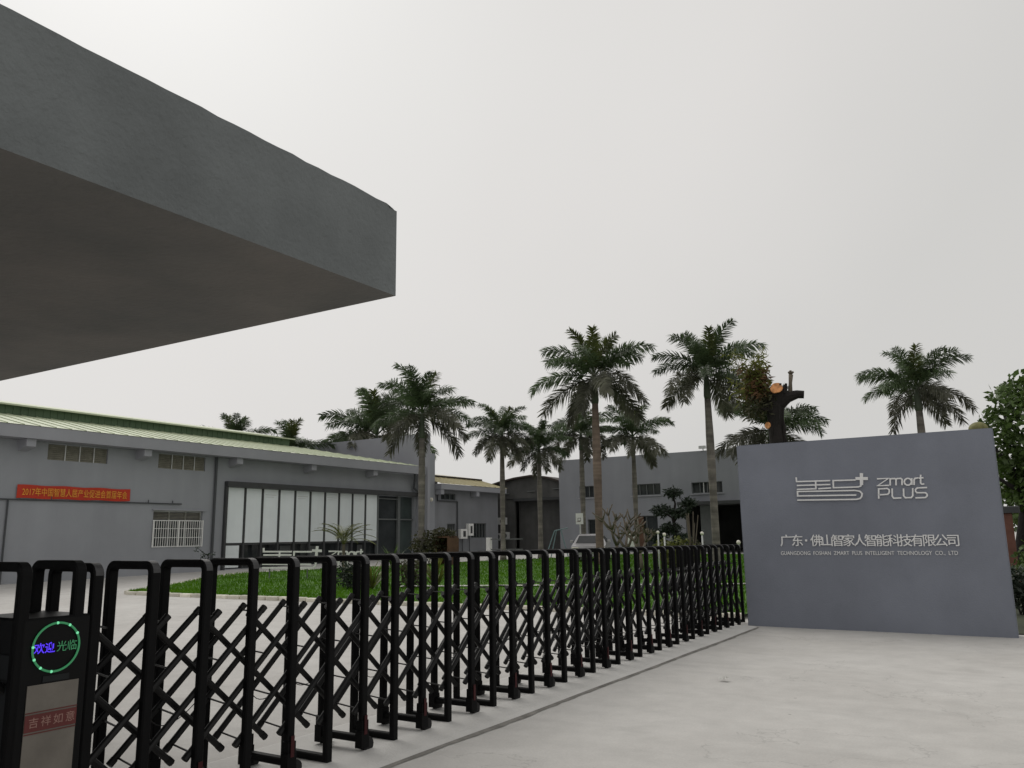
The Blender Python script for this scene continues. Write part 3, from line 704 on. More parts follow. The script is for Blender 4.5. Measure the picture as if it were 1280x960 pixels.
# banner hung on the factory wall
bn = empty('banner', (XW + .03, 17.85, 3.5), 0, 'red cloth banner with orange Chinese characters hung on the grey factory wall', 'banner')
bo = rel(bn)
mb = MB(); nu = 40
vs = [(XW + .05 + 0.012 * math.sin(i * 1.3) + .008 * math.sin(i * .37 + j), 15.62 + 4.47 * i / nu, 3.265 + .49 * j / 3 + .012 * math.sin(i * .5)) for j in range(4) for i in range(nu + 1)]
mb.add(vs, [(j * (nu + 1) + i, j * (nu + 1) + i + 1, (j + 1) * (nu + 1) + i + 1, (j + 1) * (nu + 1) + i) for j in range(3) for i in range(nu)]); mb.build('cloth', M['banner'], bn, loc=bo)
mb = MB(); put_text(mb, '2017年中国智慧人居产业促进会首届年会', 15.80, 19.95, 3.355, 3.665, lambda u, v, d: (XW + .075, u, v), off=0.004); mb.build('lettering', M['banner_txt'], bn, loc=bo)

# ------------------------------------------------------------------ second building (tan roof)
wb = empty('workshop_building', (-33, 44, 0.5), 0, 'grey workshop with a tan yellow roof between the factory and the dark shed', 'building')
wo_ = rel(wb)
wp = lambda mb, name, m, **k: mb.build(name, m, wb, loc=wo_, **k)
mb = MB(); mb.box(-31.3, -30.95, 39.75, 40.74, -.1, 6.86); mb.box(-36.0, -31.305, 40.45, 40.735, -.1, 6.86); wp(mb, 'parapet_wall', M['wall'])
W2 = [(41.45, 43.0, 4.0, 4.42), (42.1, 43.0, 1.45, 2.5), (44.8, 46.6, 1.57, 2.55), (41.6, 43.1, 0.4, 1.3)]
mb = MB(); wall_holes(mb, 40.745, 48.1, -.1, 4.62, W2[:3], slab(mb)); wp(mb, 'wall', M['wall_dull'])
mb = MB(); mb.box(-36.3, -31.25, 47.85, 48.1, -.1, 5.2); mb.box(-36.3, -36.1, 40.75, 47.84, -.1, 5.9); wp(mb, 'side_wall', M['wall_dull'])
mb = MB(); mb.box(-30.98, -30.45, 40.75, 48.4, 4.625, 4.96); wp(mb, 'gutter_fascia', M['fascia'])
for y in (40.95, 44.9):
    mb = MB(); mb.box(-30.98, -30.5, y - .16, y + .16, 4.3, 4.62); wp(mb, 'bracket', M['fascia'])
mb = MB(); mb.add([(-30.42, 40.75, 4.97), (-30.42, 48.5, 4.97), (-32.6, 48.5, 5.60), (-32.6, 40.75, 5.60)], [(0, 1, 2, 3)])
for k in range(13): mb.beam((-30.43, 41 + k * .6, 4.99), (-32.6, 41 + k * .6, 5.617), .03, .03)
wp(mb, 'lower_roof', M['yroof'])
mb = MB(); mb.box(-32.62, -32.58, 40.75, 48.5, 5.5, 5.72); wp(mb, 'roof_step', M['shed_roof'])
mb = MB(); mb.add([(-32.5, 40.75, 5.72), (-32.5, 48.5, 5.72), (-36.4, 48.5, 6.25), (-36.4, 40.75, 6.25)], [(0, 1, 2, 3)]); wp(mb, 'upper_roof', M['yroof'])
for (a, b, c, d) in W2[:3]:
    mb = MB(); mb.box(XW - .18, XW - .15, a, b, c, d); o = wp(mb, 'window', M['glass'])
    n_ = 3 if d > 4 else 5
    mb = MB()
    for k in range(n_ + 1): yq = a + k * (b - a - .05) / n_; mb.box(XW - .14, XW - .08, yq, yq + .05, c, d)
    mb.box(XW - .138, XW - .082, a, b, c, c + .05); mb.box(XW - .138, XW - .082, a, b, d - .05, d)
    mb.build('frame', M['mullion'], o)
mb = MB(); mb.tube([(XW + .06, 41.0, 4.62), (XW + .06, 41.0, 3.92), (XW + .06, 43.15, 3.92), (XW + .06, 43.15, .5)], .045, 6); wp(mb, 'conduit', M['pipe'])
mb = MB(); mb.sphere((XW + .25, 40.1, 3.95), .13, 10, 8); mb.box(XW + .051, XW + .2, 40.07, 40.13, 3.92, 3.98); wp(mb, 'wall_lamp', M['globe'])
def wallbox(name, y, z, w_, h_, label, cat, group, door):
    e_ = empty(name, (XW, y, z), 0, label, cat, group)
    mb = MB(); mb.cbox(.015, .28, -w_ / 2, w_ / 2, -h_ / 2, h_ / 2, .015); mb.build('housing', M['white'], e_)
    mb = MB(); mb.box(.281, .288, -w_ * .18, w_ * .22, -h_ * .3, h_ * .3); mb.build('grille' if door else 'door', M['dark_trim'], e_)
    mb = MB(); mb.tube([(.12, 0, -h_ / 2), (.12, 0, -z + .5)], .03, 6); mb.build('pipe', M['pipe'], e_)
wallbox('meter_box', 43.62, 1.85, .72, .62, 'square white meter box low on the workshop wall, left of its taller neighbour', 'meter box', 'white boxes on the workshop wall', False)
wallbox('meter_box', 44.42, 2.12, .55, .78, 'upright white meter box with a black window, right and higher of the two', 'meter box', 'white boxes on the workshop wall', False)

# ------------------------------------------------------------------ dark open shed behind
sh = empty('open_shed', (-30, 54, 0.6), 0, 'dark open sided shed with a low arched roof between the workshop and the office block', 'shed')
so = rel(sh); spp = lambda mb, name, m, **k: mb.build(name, m, sh, loc=so, **k)
arc = [(-33.3, 5.30), (-32.2, 5.55), (-31.0, 5.76), (-29.6, 5.88), (-28.4, 5.72), (-27.4, 5.42), (-26.8, 5.08)]
mb = MB()
vs = [(x, y, z) for y in (50.3, 61) for x, z in arc] + [(x, y, z + .12) for y in (50.3, 61) for x, z in arc]
n7 = len(arc)
for i in range(n7 - 1):
    mb.add([vs[i], vs[i + 1], vs[n7 + i + 1], vs[n7 + i], vs[2 * n7 + i], vs[2 * n7 + i + 1], vs[3 * n7 + i + 1], vs[3 * n7 + i]], [(0, 1, 2, 3), (7, 6, 5, 4), (0, 4, 5, 1), (3, 2, 6, 7), (0, 3, 7, 4), (1, 5, 6, 2)])
spp(mb, 'roof', M['shed_roof'])
mb = MB(); mb.add([(x, 50.6, z - .01) for x, z in arc] + [(x, 50.6, 4.35) for x, z in reversed(arc)], [tuple(range(2 * n7))]); spp(mb, 'gable', M['shed'])
mb = MB(); mb.box(-33.4, -26.6, 60.5, 60.7, .3, 5.2); mb.box(-33.5, -33.35, 48.4, 60.5, .3, 5.3); spp(mb, 'rear_wall', M['shed'])
mb = MB(); mb.box(-33.3, -31.2, 50.7, 50.9, .5, 4.35); spp(mb, 'side_panel', M['shed'])
mb = MB(); mb.box(-31.2, -26.9, 51.3, 51.45, .5, 4.2); spp(mb, 'partition', M['shed'])
mb = MB(); mb.box(-31.2, -27.0, 50.55, 50.75, 4.16, 4.34); spp(mb, 'beam', M['dark_trim'])
for (x, z) in ((-31.9, 4.7), (-29.7, 4.8), (-27.6, 4.9)):
    mb = MB(); mb.box(x - .32, x + .32, 50.50, 50.56, z, z + .06); spp(mb, 'sign_strip', M['mullion'])
for (x, y, z, w_) in ((-32.2, 50.65, 2.75, .7), (-32.55, 50.65, 1.62, .5), (-31.95, 50.65, 1.7, .6)):
    e_ = empty('air_conditioner', (x, y, z), 0, {(-32.2): 'pale air conditioner unit high on the dark shed wall, above two others', (-32.55): 'pale air conditioner unit low on the dark shed wall, lower left of three', (-31.95): 'pale air conditioner unit low on the shed wall, lower right of three'}[x], 'air conditioner', 'air conditioners on the shed wall')
    mb = MB(); mb.cbox(-w_ / 2, w_ / 2, -.25, .04, -.24, .26, .01); mb.build('casing', M['frame'], e_)
    mb = MB(); mb.tube([(.05, -.256, 0), (.05, -.25, 0)], .17, 14); mb.build('fan_grille', M['dark_trim'], e_)

# ------------------------------------------------------------------ office block on the right
YR = 50.0
ob = empty('office_building', (-18, 54, 0.5), 0, 'grey two storey block with flat parapet, small upper windows and a dark loading bay', 'building')
oo = rel(ob); op = lambda mb, name, m, **k: mb.build(name, m, ob, loc=oo, **k)
OW = [(-25.52, -24.1, 4.18, 4.97), (-21.6, -19.6, 4.18, 4.92), (-17.5, -15.5, 4.16, 4.86), (-25.5, -25.15, 1.05, 2.45), (-24.95, -23.9, 1.0, 2.7), (-21.5, -19.9, .8, 2.85)]
BAYR = (-18.0, -14.2, -.2, 3.42)
mb = MB(); wall_holes(mb, -27.1, -6.0, -.1, 6.85, OW + [BAYR], lambda a, b, c, d: mb.box(a, b, YR, YR + .3, c, d)); op(mb, 'wall', M['wall_far'])
mb = MB(); mb.box(-27.1, -26.8, YR + .305, 62, -.1, 6.85); mb.box(-6.3, -6.0, YR + .305, 62, -.1, 6.85); mb.box(-27.1, -6.0, 62.01, 62.3, -.1, 6.85); op(mb, 'side_wall', M['wall_far'])
mb = MB(); mb.box(-26.79, -6.31, YR + .31, 61.9, 6.3, 6.5); op(mb, 'roof', M['fascia'])
for k, (a, b, c, d) in enumerate(OW):
    mb = MB(); mb.box(a, b, YR + .2, YR + .23, c, d); o = op(mb, 'window', M['glass'])
    mb = MB(); n_ = 2 if k > 2 else 4
    for q in range(n_ + 1): xq = a + q * (b - a - .05) / n_; mb.box(xq, xq + .05, YR + .12, YR + .18, c, d)
    mb.box(a, b, YR + .122, YR + .178, c, c + .045); mb.box(a, b, YR + .122, YR + .178, d - .045, d); mb.build('frame', M['mullion'], o)
    mb = MB(); mb.box(a - .08, b + .08, YR - .08, YR - .002, c - .08, c - .005); mb.build('sill', M['fascia'], o)
mb = MB()
for xq in (-16.75, -16.35, -16.1): mb.box(xq, xq + .05, YR + .05, YR + .1, 4.18, 4.84)
op(mb, 'curtain_bars', M['frame'])
mb = MB(); mb.box(-18.2, -13.9, YR - .9, YR - .002, 3.43, 3.62); op(mb, 'bay_canopy', M['dark_trim'])
mb = MB(); mb.box(-18.3, -13.9, YR + 6, YR + 6.2, .2, 3.6); mb.box(-18.4, -18.2, YR + .31, YR + 6, .2, 3.6); mb.box(-18.2, -13.9, YR + .31, YR + 6, 3.45, 3.6); op(mb, 'bay_interior', M['shed'])
mb = MB(); mb.box(-17.15, -16.15, YR + .4, YR + .55, .3, 3.4); op(mb, 'bay_door', M['mullion'])
for k in range(12):
    mb = MB(); mb.box(-17.13, -16.17, YR + .37, YR + .398, .6 + k * .2, .76 + k * .2); op(mb, 'shutter_slat', M['mullion'])
mb = MB(); mb.box(-21.55, -20.9, YR + .02, YR + .1, .75, 2.8); op(mb, 'board', M['brown'])
fl = empty('floodlight', (-16.6, YR - .1, 6.85), 0, 'small floodlight fixed on top of the office block parapet', 'floodlight')
mb = MB(); mb.beam((0, .1, .003), (0, .1, .15), .05, .05); mb.build('bracket', M['frame'], fl)
mb = MB(); mb.cbox(-.22, .22, -.14, .12, .12, .30, .02); mb.build('lamp_housing', M['frame'], fl)

# ------------------------------------------------------------------ royal palms
def frond_mesh(name, elev, length, droop, m, seed, width=0.58):
    rd = random.Random(seed); mb = MB(); n = 22
    pts = []; p = Vector((0, 0, 0)); ds = length / n; tang = []
    for i in range(n + 1):
        s = i / n; ang = R(elev) - R(droop) * s ** 1.5
        t = Vector((math.cos(ang), 0, math.sin(ang))); tang.append(t); pts.append(p.copy()); p = p + t * ds
    mb.tube(pts, [0.035 * (1 - .85 * i / n) + .004 for i in range(n + 1)], 5)
    K = 104
    for side in (-1, 1):
        for k in range(K):
            s = 0.14 + 0.86 * (k + rd.random() * .8) / K
            f = min(s * n, n - 1e-3); i = int(f); q = pts[i].lerp(pts[i + 1], f - i); t = tang[i]
            up = Vector((-t.z, 0, t.x)); sd = Vector((0, side, 0))
            phi = R(rd.choice((-38, -8, 22, 48)) + rd.uniform(-12, 12))
            fw_ = 0.55 + 0.5 * s
            d = (t * fw_ + sd * math.cos(phi) + up * math.sin(phi)).normalized()
            L = width * (0.55 + 0.75 * math.sin(math.pi * min(1, s * .86 + .12)) ** .8) * rd.uniform(.8, 1.12)
            wv = t.cross(d).cross(d).normalized() * 0.023 * rd.uniform(.8, 1.25)
            g1 = Vector((0, 0, -0.10 * L)); g2 = Vector((0, 0, -0.30 * L))
            a = q; b = q + d * L * .5 + g1; c = q + d * L * .92 + g2
            mb.add([a - wv * .6, a + wv * .6, b + wv, b - wv, c], [(0, 1, 2, 3), (3, 2, 4)])
    return mb.mesh(name, m)
FR = {'up': [frond_mesh('frond', 84, 2.45, 48, M['frond_a'], 1), frond_mesh('frond', 74, 2.9, 62, M['frond_a'], 2), frond_mesh('frond', 80, 2.3, 34, M['frond_y'], 3)],
      'mid': [frond_mesh('frond', 52, 3.1, 70, M['frond_a'], 4), frond_mesh('frond', 40, 3.1, 62, M['frond_a'], 5), frond_mesh('frond', 30, 3.0, 58, M['frond_a'], 6)],
      'low': [frond_mesh('frond', 14, 3.0, 62, M['frond_a'], 7), frond_mesh('frond', 2, 3.0, 66, M['frond_b'], 8), frond_mesh('frond', -12, 2.9, 55, M['frond_b'], 9)],
      'hang': [frond_mesh('frond', -22, 2.8, 52, M['frond_b'], 10), frond_mesh('frond', -38, 2.6, 40, M['frond_b'], 11)]}
PG = 'royal palms in the factory yard'
def palm(x, y, zc, hw, rt, label, seed, red=False, yaw=0.0, hang=3, lean=(0, 0)):
    """zc: height of the point the fronds spring from; hw: crown half width"""
    rd = random.Random(seed); g0 = gh(x, y) + 0.05; sc = hw / 2.55
    e_ = empty('royal_palm', (x, y, g0), 0, label, 'palm tree', PG)
    H = zc - g0; sh_ = 1.35 * sc; zt = H - sh_
    def off(z): return lean[0] * (z / H) ** 1.4, lean[1] * (z / H) ** 1.4
    zz = [0, .25, .8, 1.8] + [1.8 + (zt - 1.8) * k / 7 for k in range(1, 8)]
    prof = [1.5, 1.28, 1.05, .98, 1.0, 1.05, 1.1, 1.1, 1.04, .94, .84]
    mb = MB(); mb.tube([(*off(z), z) for z in zz], [rt * p * rd.uniform(.975, 1.025) for p in prof], 14)
    mb.build('trunk', M['trunk_r'] if red else M['trunk'], e_, True)
    mb = MB(); mb.tube([(*off(zt + q * sh_), zt + q * sh_) for q in (0, .12, .4, .75, 1.0, 1.1)], [rt * .86, rt * 1.02, rt * .92, rt * .7, rt * .5, rt * .22], 12); mb.build('crownshaft', M['shaft'], e_, True)
    ox, oy = off(H)
    def put(kind, az, zz_):
        m = rd.choice(FR[kind]); s = sc * rd.uniform(.92, 1.08)
        link('frond', m, e_, (ox, oy, H + zz_ * sc), (rd.uniform(-.3, .3), rd.uniform(-.14, .14), az), (s, s * rd.choice((-1, 1)), s))
    n1, n2, n3 = 5, 9, 7
    for k in range(n1): put('up', yaw + k * 2 * math.pi / n1 + rd.uniform(-.3, .3), 0.05)
    for k in range(n2): put('mid', yaw + .5 + k * 2 * math.pi / n2 + rd.uniform(-.25, .25), -.02)
    for k in range(n3): put('low', yaw + .2 + k * 2 * math.pi / n3 + rd.uniform(-.3, .3), -.1)
    for k in range(hang): put('hang', yaw + .8 + k * 2 * math.pi / hang + rd.uniform(-.4, .4), -.16)
    return e_
palm(-15.63, 32.43, 8.75, 2.45, .172, 'tallest front palm with a reddish brown trunk, standing left of the bonsai-like pine', 21, red=True, yaw=.3, hang=3)
palm(-11.04, 34.27, 8.65, 2.25, .16, 'tall palm with a greyish brown trunk in front of the dark loading bay', 22, yaw=1.0, hang=3)
palm(-23.47, 29.88, 7.45, 2.3, .145, 'palm with a grey brown trunk beside the right end of the factory parapet', 23, yaw=.1, hang=2)
palm(-22.54, 35.44, 7.0, 1.68, .122, 'slim palm in front of the right end of the tan roofed workshop', 24, yaw=.7, hang=5)
palm(-21.89, 38.17, 6.35, 1.6, .125, 'shorter palm standing in front of the dark open shed', 25, yaw=.2, hang=4)
palm(-20.75, 41.05, 7.35, 1.8, .135, 'palm half hidden behind the tallest palm, its grey trunk before the office wall', 26, yaw=.5, hang=3)
palm(-18.09, 42.29, 7.15, 2.0, .125, 'slender pale trunked palm before the upper middle window of the office block', 27, yaw=.9, hang=2)
palm(-10.55, 42.72, 7.0, 2.6, .15, 'palm whose crown spreads behind the sawn off tree above the sign wall', 28, yaw=.6, hang=3)
palm(-3.07, 37.88, 7.65, 1.95, .16, 'lone palm standing clear above the right half of the sign wall', 29, yaw=.45, hang=3)
palm(-42.7, 34.6, 7.7, 2.3, .18, 'leftmost palm crown showing above the green factory roof', 30, yaw=.2, hang=2)
palm(-39.9, 36.8, 7.15, 2.5, .18, 'second palm crown from the left, above the end of the green factory roof', 31, yaw=.9, hang=2)
palm(-37.2, 42.3, 8.7, 3.5, .19, 'broad palm crown rising behind the grey factory parapet', 32, yaw=.4, hang=3)

# ------------------------------------------------------------------ other trees and plants
def leaves(mb, c, rx, ry, rz_, n, size, rd, shell=0.5, aspect=0.5):
    for _ in range(n):
        while True:
            v = Vector((rd.uniform(-1, 1), rd.uniform(-1, 1), rd.uniform(-1, 1)))
            if shell <= v.length <= 1: break
        p = Vector((c[0] + v.x * rx, c[1] + v.y * ry, c[2] + v.z * rz_))
        d = Vector((rd.gauss(0, 1), rd.gauss(0, 1), rd.gauss(-.3, .7))).normalized(); s = size * rd.uniform(.6, 1.3)
        q = d.cross(Vector((rd.gauss(0, 1), rd.gauss(0, 1), rd.gauss(0, 1)))).normalized() * s * aspect * .5
        mb.add([p, p + d * s * .5 + q, p + d * s, p + d * s * .5 - q], [(0, 1, 2, 3)])

# sawn-off tree behind the sign
cx, cy = -5.5, 23.36; g0 = gh(cx, cy)
ct = empty('sawn_tree', (cx, cy, g0), 0, 'thick dark tree stump with an orange sawn top and few sprouts behind the sign', 'tree')
mb = MB(); mb.tube([(0, 0, -.1), (-.02, 0, 1.5), (-.06, 0, 3.6), (-.1, 0, 4.5), (-.07, 0, 5.2), (.07, -.03, 5.55), (.11, -.05, 5.62)], [.36, .29, .22, .20, .25, .24, .20], 14)
mb.tube([(0, .02, 5.1), (.28, .06, 5.32), (.55, .14, 5.38), (.72, .18, 5.36)], [.2, .17, .12, .11], 10)
mb.tube([(-.1, -.02, 5.05), (-.3, -.08, 5.3), (-.38, -.1, 5.5)], [.15, .11, .08], 8); rr_ = random.Random(31)
for k in range(26):
    a = rr_.random() * 6.28; z0_ = rr_.uniform(.2, 4.6); r0_ = .30 - .02 * z0_
    mb.tube([(math.cos(a) * r0_ * .8 - .05, math.sin(a) * r0_ * .8, z0_), (math.cos(a + .15) * r0_ * .95 - .06, math.sin(a + .15) * r0_ * .95, z0_ + .5), (math.cos(a + .1) * r0_ * .8 - .06, math.sin(a + .1) * r0_ * .8, z0_ + 1.0)], [.02, .055, .02], 5)
for k in range(11):
    a = k * .571; mb.tube([(.08 + .17 * math.cos(a), -.03 + .17 * math.sin(a), 5.42), (.1 + .2 * math.cos(a), -.04 + .2 * math.sin(a), 5.6 + rr_.uniform(-.05, .1))], [.06, .03], 5)
mb.tube([(-.12, -.1, 4.9), (-.32, -.2, 5.0), (-.4, -.22, 5.05)], [.1, .08, .07], 7)
mb.build('trunk', M['bark'], ct, False)
def disc(c, nrm, r, name):
    nrm = Vector(nrm).normalized(); x = nrm.orthogonal().normalized(); y = nrm.cross(x); mb = MB()
    c = Vector(c); pts = [c + (x * math.cos(k * .449) + y * math.sin(k * .449)) * r * random.uniform(.9, 1.08) for k in range(14)]
    mb.add(pts + [p - nrm * .035 for p in pts], [tuple(range(14))] + [(k, (k + 1) % 14, 14 + (k + 1) % 14, 14 + k) for k in range(14)]); mb.build(name, M['sawn'], ct)
disc((.07, -.27, 5.56), (.0, -.92, .38), .17, 'sawn_face'); disc((-.27, -.22, 4.52), (-.5, -.8, .1), .10, 'sawn_face')
disc((-.86, -.3, 5.62), (-.2, -.9, .2), .05, 'sawn_face')
mb = MB(); mb.tube([(.36, .08, 5.38), (.39, .09, 5.72), (.42, .1, 5.96)], [.07, .05, .065], 8); [mb.tube([(.41, .1, 5.98), (.42 + dx * .7, .1 + dy, 6.03 + dz * .6)], [.045, .03], 6) for dx, dy, dz in ((-.09, 0, .03), (.1, .03, .02), (.02, -.06, .06), (-.03, .05, .09))]; mb.build('sprout_stub', M['bark_l'], ct, True)
rd = random.Random(5); mb = MB(); tips = []
for k in range(18):
    a = rd.uniform(-1.2, .35); p0 = Vector((-.36, -.1, 5.3 + rd.uniform(0, .25)))
    tip = Vector((-.62 + rd.uniform(-.55, .35), -.12 + rd.uniform(-.3, .3), 5.9 + rd.uniform(-.45, .85)))
    mb.tube([p0, p0.lerp(tip, .5) + Vector((-.08, 0, -.04)), tip], [.022, .014, .005], 5); tips.append((p0, tip))
mb.build('twigs', M['bark_l'], ct)
for name_, m_, zlo, zhi, cnt in (('foliage', 'leaf_y', .4, 1.05, 46), ('dry_foliage', 'leaf_o', .1, .75, 40)):
    mb = MB()
    for p0, tip in tips:
        for _ in range(cnt):
            q = p0.lerp(tip, rd.uniform(zlo, zhi)) + Vector((rd.gauss(0, .09), rd.gauss(0, .09), rd.gauss(0, .09)))
            leaves(mb, q, .02, .02, .02, 1, .25, rd, 0, .2)
    mb.build(name_, M[m_], ct)
mb = MB(); leaves(mb, (-.6, -.15, 5.1), .42, .3, .45, 420, .2, rd, .05, .25); leaves(mb, (-.2, -.28, 5.2), .25, .12, .4, 90, .18, rd, .05, .25); mb.build('foliage', M['leaf_b'], ct)

# broadleaf tree at the right edge
bt = empty('broadleaf_tree', (0.55, 26.5, gh(.55, 26.5)), 0, 'dense green broadleaf tree at the right edge behind the sign wall', 'tree')
mb = MB(); mb.tube([(-.55, .2, -.1), (-.5, .2, 1.2), (-.3, .1, 2.2), (.1, 0, 3.6), (.3, 0, 5)], [.24, .19, .17, .13, .05], 10)
for (dx, dy, dz) in ((-1.1, -.3, 4.1), (1.2, .4, 4.6), (-.6, .8, 5.0), (.8, -1, 4.3), (-1.0, -.6, 3.0)):
    mb.tube([(-.2, .08, 2.3), (dx * .5, dy * .5, 3.2 if dz > 3.5 else 2.6), (dx, dy, dz)], [.11, .07, .03], 7)
mb.build('trunk', M['bark'], bt, True)
rd = random.Random(9); mb = MB()
for (x, y, z, r_) in ((-.35, -.2, 5.0, .65), (.4, 0, 5.55, .7), (1.1, .2, 5.2, .9), (-.75, -.3, 4.35, .62), (0.3, -.5, 4.3, 1.0), (1.4, -.2, 4.0, 1.1), (-.55, .1, 3.5, .7), (.5, -.6, 3.2, 1.0), (1.5, 0, 2.8, 1.0), (-.1, -.2, 2.5, .62), (.7, -.5, 2.1, .75), (-.2, .5, 5.4, .5), (.1, .8, 3.8, 1.0), (-.5, .3, 2.7, .6), (-.3, -.1, 3.2, .7)):
    leaves(mb, (x, y, z), r_, r_, r_ * .85, int(470 * r_), .20, rd, .25, .6)
mb.build('crown', M['leaf'], bt)
b3 = empty('broadleaf_tree', (3.2, 37.0, gh(3.2, 37)), 0, 'farther green tree filling the gap behind the faded red post at the right edge', 'tree')
mb = MB(); mb.tube([(0, 0, -.1), (.05, 0, 1.5), (0, 0, 3.2), (.1, 0, 5)], [.22, .18, .14, .05], 9); mb.build('trunk', M['bark'], b3, True)
mb = MB()
for (x, y, z, r_) in ((-2.2, 0, 3.0, 1.2), (-1.2, .3, 4.4, 1.3), (.3, 0, 5.0, 1.4), (-2.6, -.4, 1.9, 1.0), (-1.2, -.5, 2.4, 1.3), (.6, -.5, 3.0, 1.5), (-3.1, .2, 2.7, .8)):
    leaves(mb, (x, y, z), r_, r_, r_ * .85, int(300 * r_), .30, rd, .3, .6)
mb.build('crown', M['leaf'], b3)
# hedge, gate post and lamp on the right behind the sign
def shrub(name, x, y, z0, r_, h, n, size, m, label, cat, group=None, aspect=.5, seed=1, stem=True):
    rd = random.Random(seed); e_ = empty(name, (x, y, gh(x, y)), 0, label, cat, group); mb = MB()
    for k in range(5):
        a = k * 1.257 + rd.random(); leaves(mb, (math.cos(a) * r_ * .4, math.sin(a) * r_ * .4, z0 + h * (.4 + .25 * rd.random())), r_ * .65, r_ * .65, h * .42, n // 5, size, rd, .3, aspect)
    mb.build('foliage', M[m], e_)
    if stem:
        mb = MB()
        for k in range(5): a = k * 1.257; mb.tube([(.03 * math.cos(a), .03 * math.sin(a), -.03), (math.cos(a) * r_ * .5, math.sin(a) * r_ * .5, z0 + h * .6)], [.02, .008], 5)
        mb.build('stems', M['bark'], e_)
    return e_
shrub('hedge_bush', .35, 21.0, .1, .75, 1.25, 1100, .14, 'leaf', 'low green hedge bush on the verge at the right edge of the sign', 'bush', seed=3)
shrub('dark_shrub', -.12, 18.6, .0, .42, 1.0, 700, .12, 'leaf_d', 'small dark shrub close behind the right end of the sign wall', 'shrub', seed=4)
po = empty('boundary_post', (-.28, 24.4, gh(-.28, 24.4)), 0, 'faded red brick post with dark cap behind the right end of the sign', 'post')
mb = MB(); mb.cbox(-.16, .16, -.16, .16, -.1, 1.95, .015); mb.build('shaft', M['redpost'], po)
mb = MB(); mb.cbox(-.28, .34, -.22, .22, 1.95, 2.12, .02); mb.build('cap', M['dark_trim'], po)
gl = empty('street_globe_lamp', (-.57, 22.0, gh(-.57, 22)), 0, 'globe lamp with a yellowed shade showing above the right end of the sign', 'lamp')
mb = MB(); mb.tube([(0, 0, -.05), (0, 0, 3.85)], .045, 10); mb.build('pole', M['dark_trim'], gl, True)
mb = MB(); mb.sphere((0, 0, 3.92), .21, 14, 10, .8); mb.build('globe', M['globe_y'], gl, True)

# cloud-pruned pine
pn = empty('cloud_pine', (-11.6, 30.9, gh(-11.6, 30.9) + .08), 0, 'dark cloud pruned pine with tufted pads in front of the office block', 'tree')
rd = random.Random(12)
mb = MB(); mb.tube([(0, 0, -.05), (-.1, 0, .7), (.08, 0, 1.3), (-.05, 0, 1.9), (.08, 0, 2.5), (.0, 0, 2.85)], [.11, .09, .075, .06, .045, .02], 8)
pads = [(0.02, 0, 2.95, .34), (.62, .1, 2.55, .28), (-.5, 0, 2.25, .42), (.3, -.1, 2.15, .36), (-.15, 0, 1.55, .42), (-.75, .1, 1.25, .4), (.28, 0, 1.15, .38), (-.3, -.1, .8, .36)]
for (x, y, z, r_) in pads: mb.tube([(0, 0, z - .35), (x * .6, y * .6, z - .15), (x, y, z - .05)], [.04, .03, .015], 6)
mb.build('trunk', M['bark'], pn, True)
for (x, y, z, r_) in pads:
    mb = MB(); leaves(mb, (x, y, z), r_, r_, r_ * .55, int(1300 * r_), .17, rd, .05, .3); mb.build('foliage_pad', M['leaf_d'], pn)
# bare frangipani trees
def frangipani(x, y, h, label, seed, leafy=0):
    rd = random.Random(seed); e_ = empty('frangipani_tree', (x, y, gh(x, y) + .08), 0, label, 'tree', 'bare frangipani trees'); mb = MB(); tips = []
    def grow(p, d, L, r_, lev):
        q = p + d * L; mid = p.lerp(q, .5) + Vector((rd.uniform(-.04, .04), rd.uniform(-.04, .04), 0))
        mb.tube([p, mid, q], [r_, r_ * .9, r_ * .78], 7)
        if lev == 0: tips.append(q); return
        n = 2 if rd.random() < .6 else 3; a0 = rd.random() * 6.28
        for k in range(n):
            a = a0 + k * 6.283 / n; nd = (d * .75 + Vector((math.cos(a), math.sin(a), .35)) * .62).normalized(); grow(q, nd, L * rd.uniform(.66, .85), r_ * .72, lev - 1)
    grow(Vector((0, 0, -.05)), Vector((rd.uniform(-.12, .12), 0, 1)).normalized(), h * .34, .085, 3)
    mb.build('trunk', M['bark_l'], e_, True)
    if leafy:
        mb = MB()
        for t in tips: leaves(mb, t, .12, .12, .08, leafy, .2, rd, 0, .3)
        mb.build('foliage', M['leaf_b'], e_)
frangipani(-13.2, 29.9, 2.3, 'bare pale branched frangipani left of the cloud pruned pine', 3)
frangipani(-12.4, 29.3, 2.0, 'bare frangipani with a thick forked trunk nearest the cloud pruned pine', 8, 3)
frangipani(-14.2, 31.0, 2.7, 'tall thin frangipani branching beside the reddish palm trunk', 5)
# shrub with many pale orange stems
ms_ = empty('multi_stem_shrub', (-10.2, 28.8, gh(-10.2, 28.8) + .08), 0, 'upright shrub of thin pale stems right of the cloud pruned pine', 'shrub')
mb = MB(); rd = random.Random(14)
for k in range(9):
    a = rd.random() * 6.28; r_ = rd.uniform(.05, .42); mb.tube([(.05 * math.cos(a), .05 * math.sin(a), -.05), (r_ * .5 * math.cos(a), r_ * .5 * math.sin(a), 1.0), (r_ * math.cos(a), r_ * math.sin(a), rd.uniform(1.7, 2.2))], [.025, .02, .012], 6)
mb.build('stems', M['bark_l'], ms_)
mb = MB(); leaves(mb, (0, 0, .75), .45, .45, .5, 220, .14, rd, .2, .4); mb.build('foliage', M['leaf_b'], ms_)
shrub('yellow_green_bush', -10.85, 28.6, .05, .8, 1.35, 900, .15, 'leaf_y', 'yellow green loose bush below the cloud pruned pine', 'bush', seed=16)
shrub('bronze_shrub', -23.3, 30.1, .1, .85, 1.55, 1200, .17, 'leaf_b', 'bronze green shrub in front of the workshop beside the factory corner', 'shrub', seed=17)
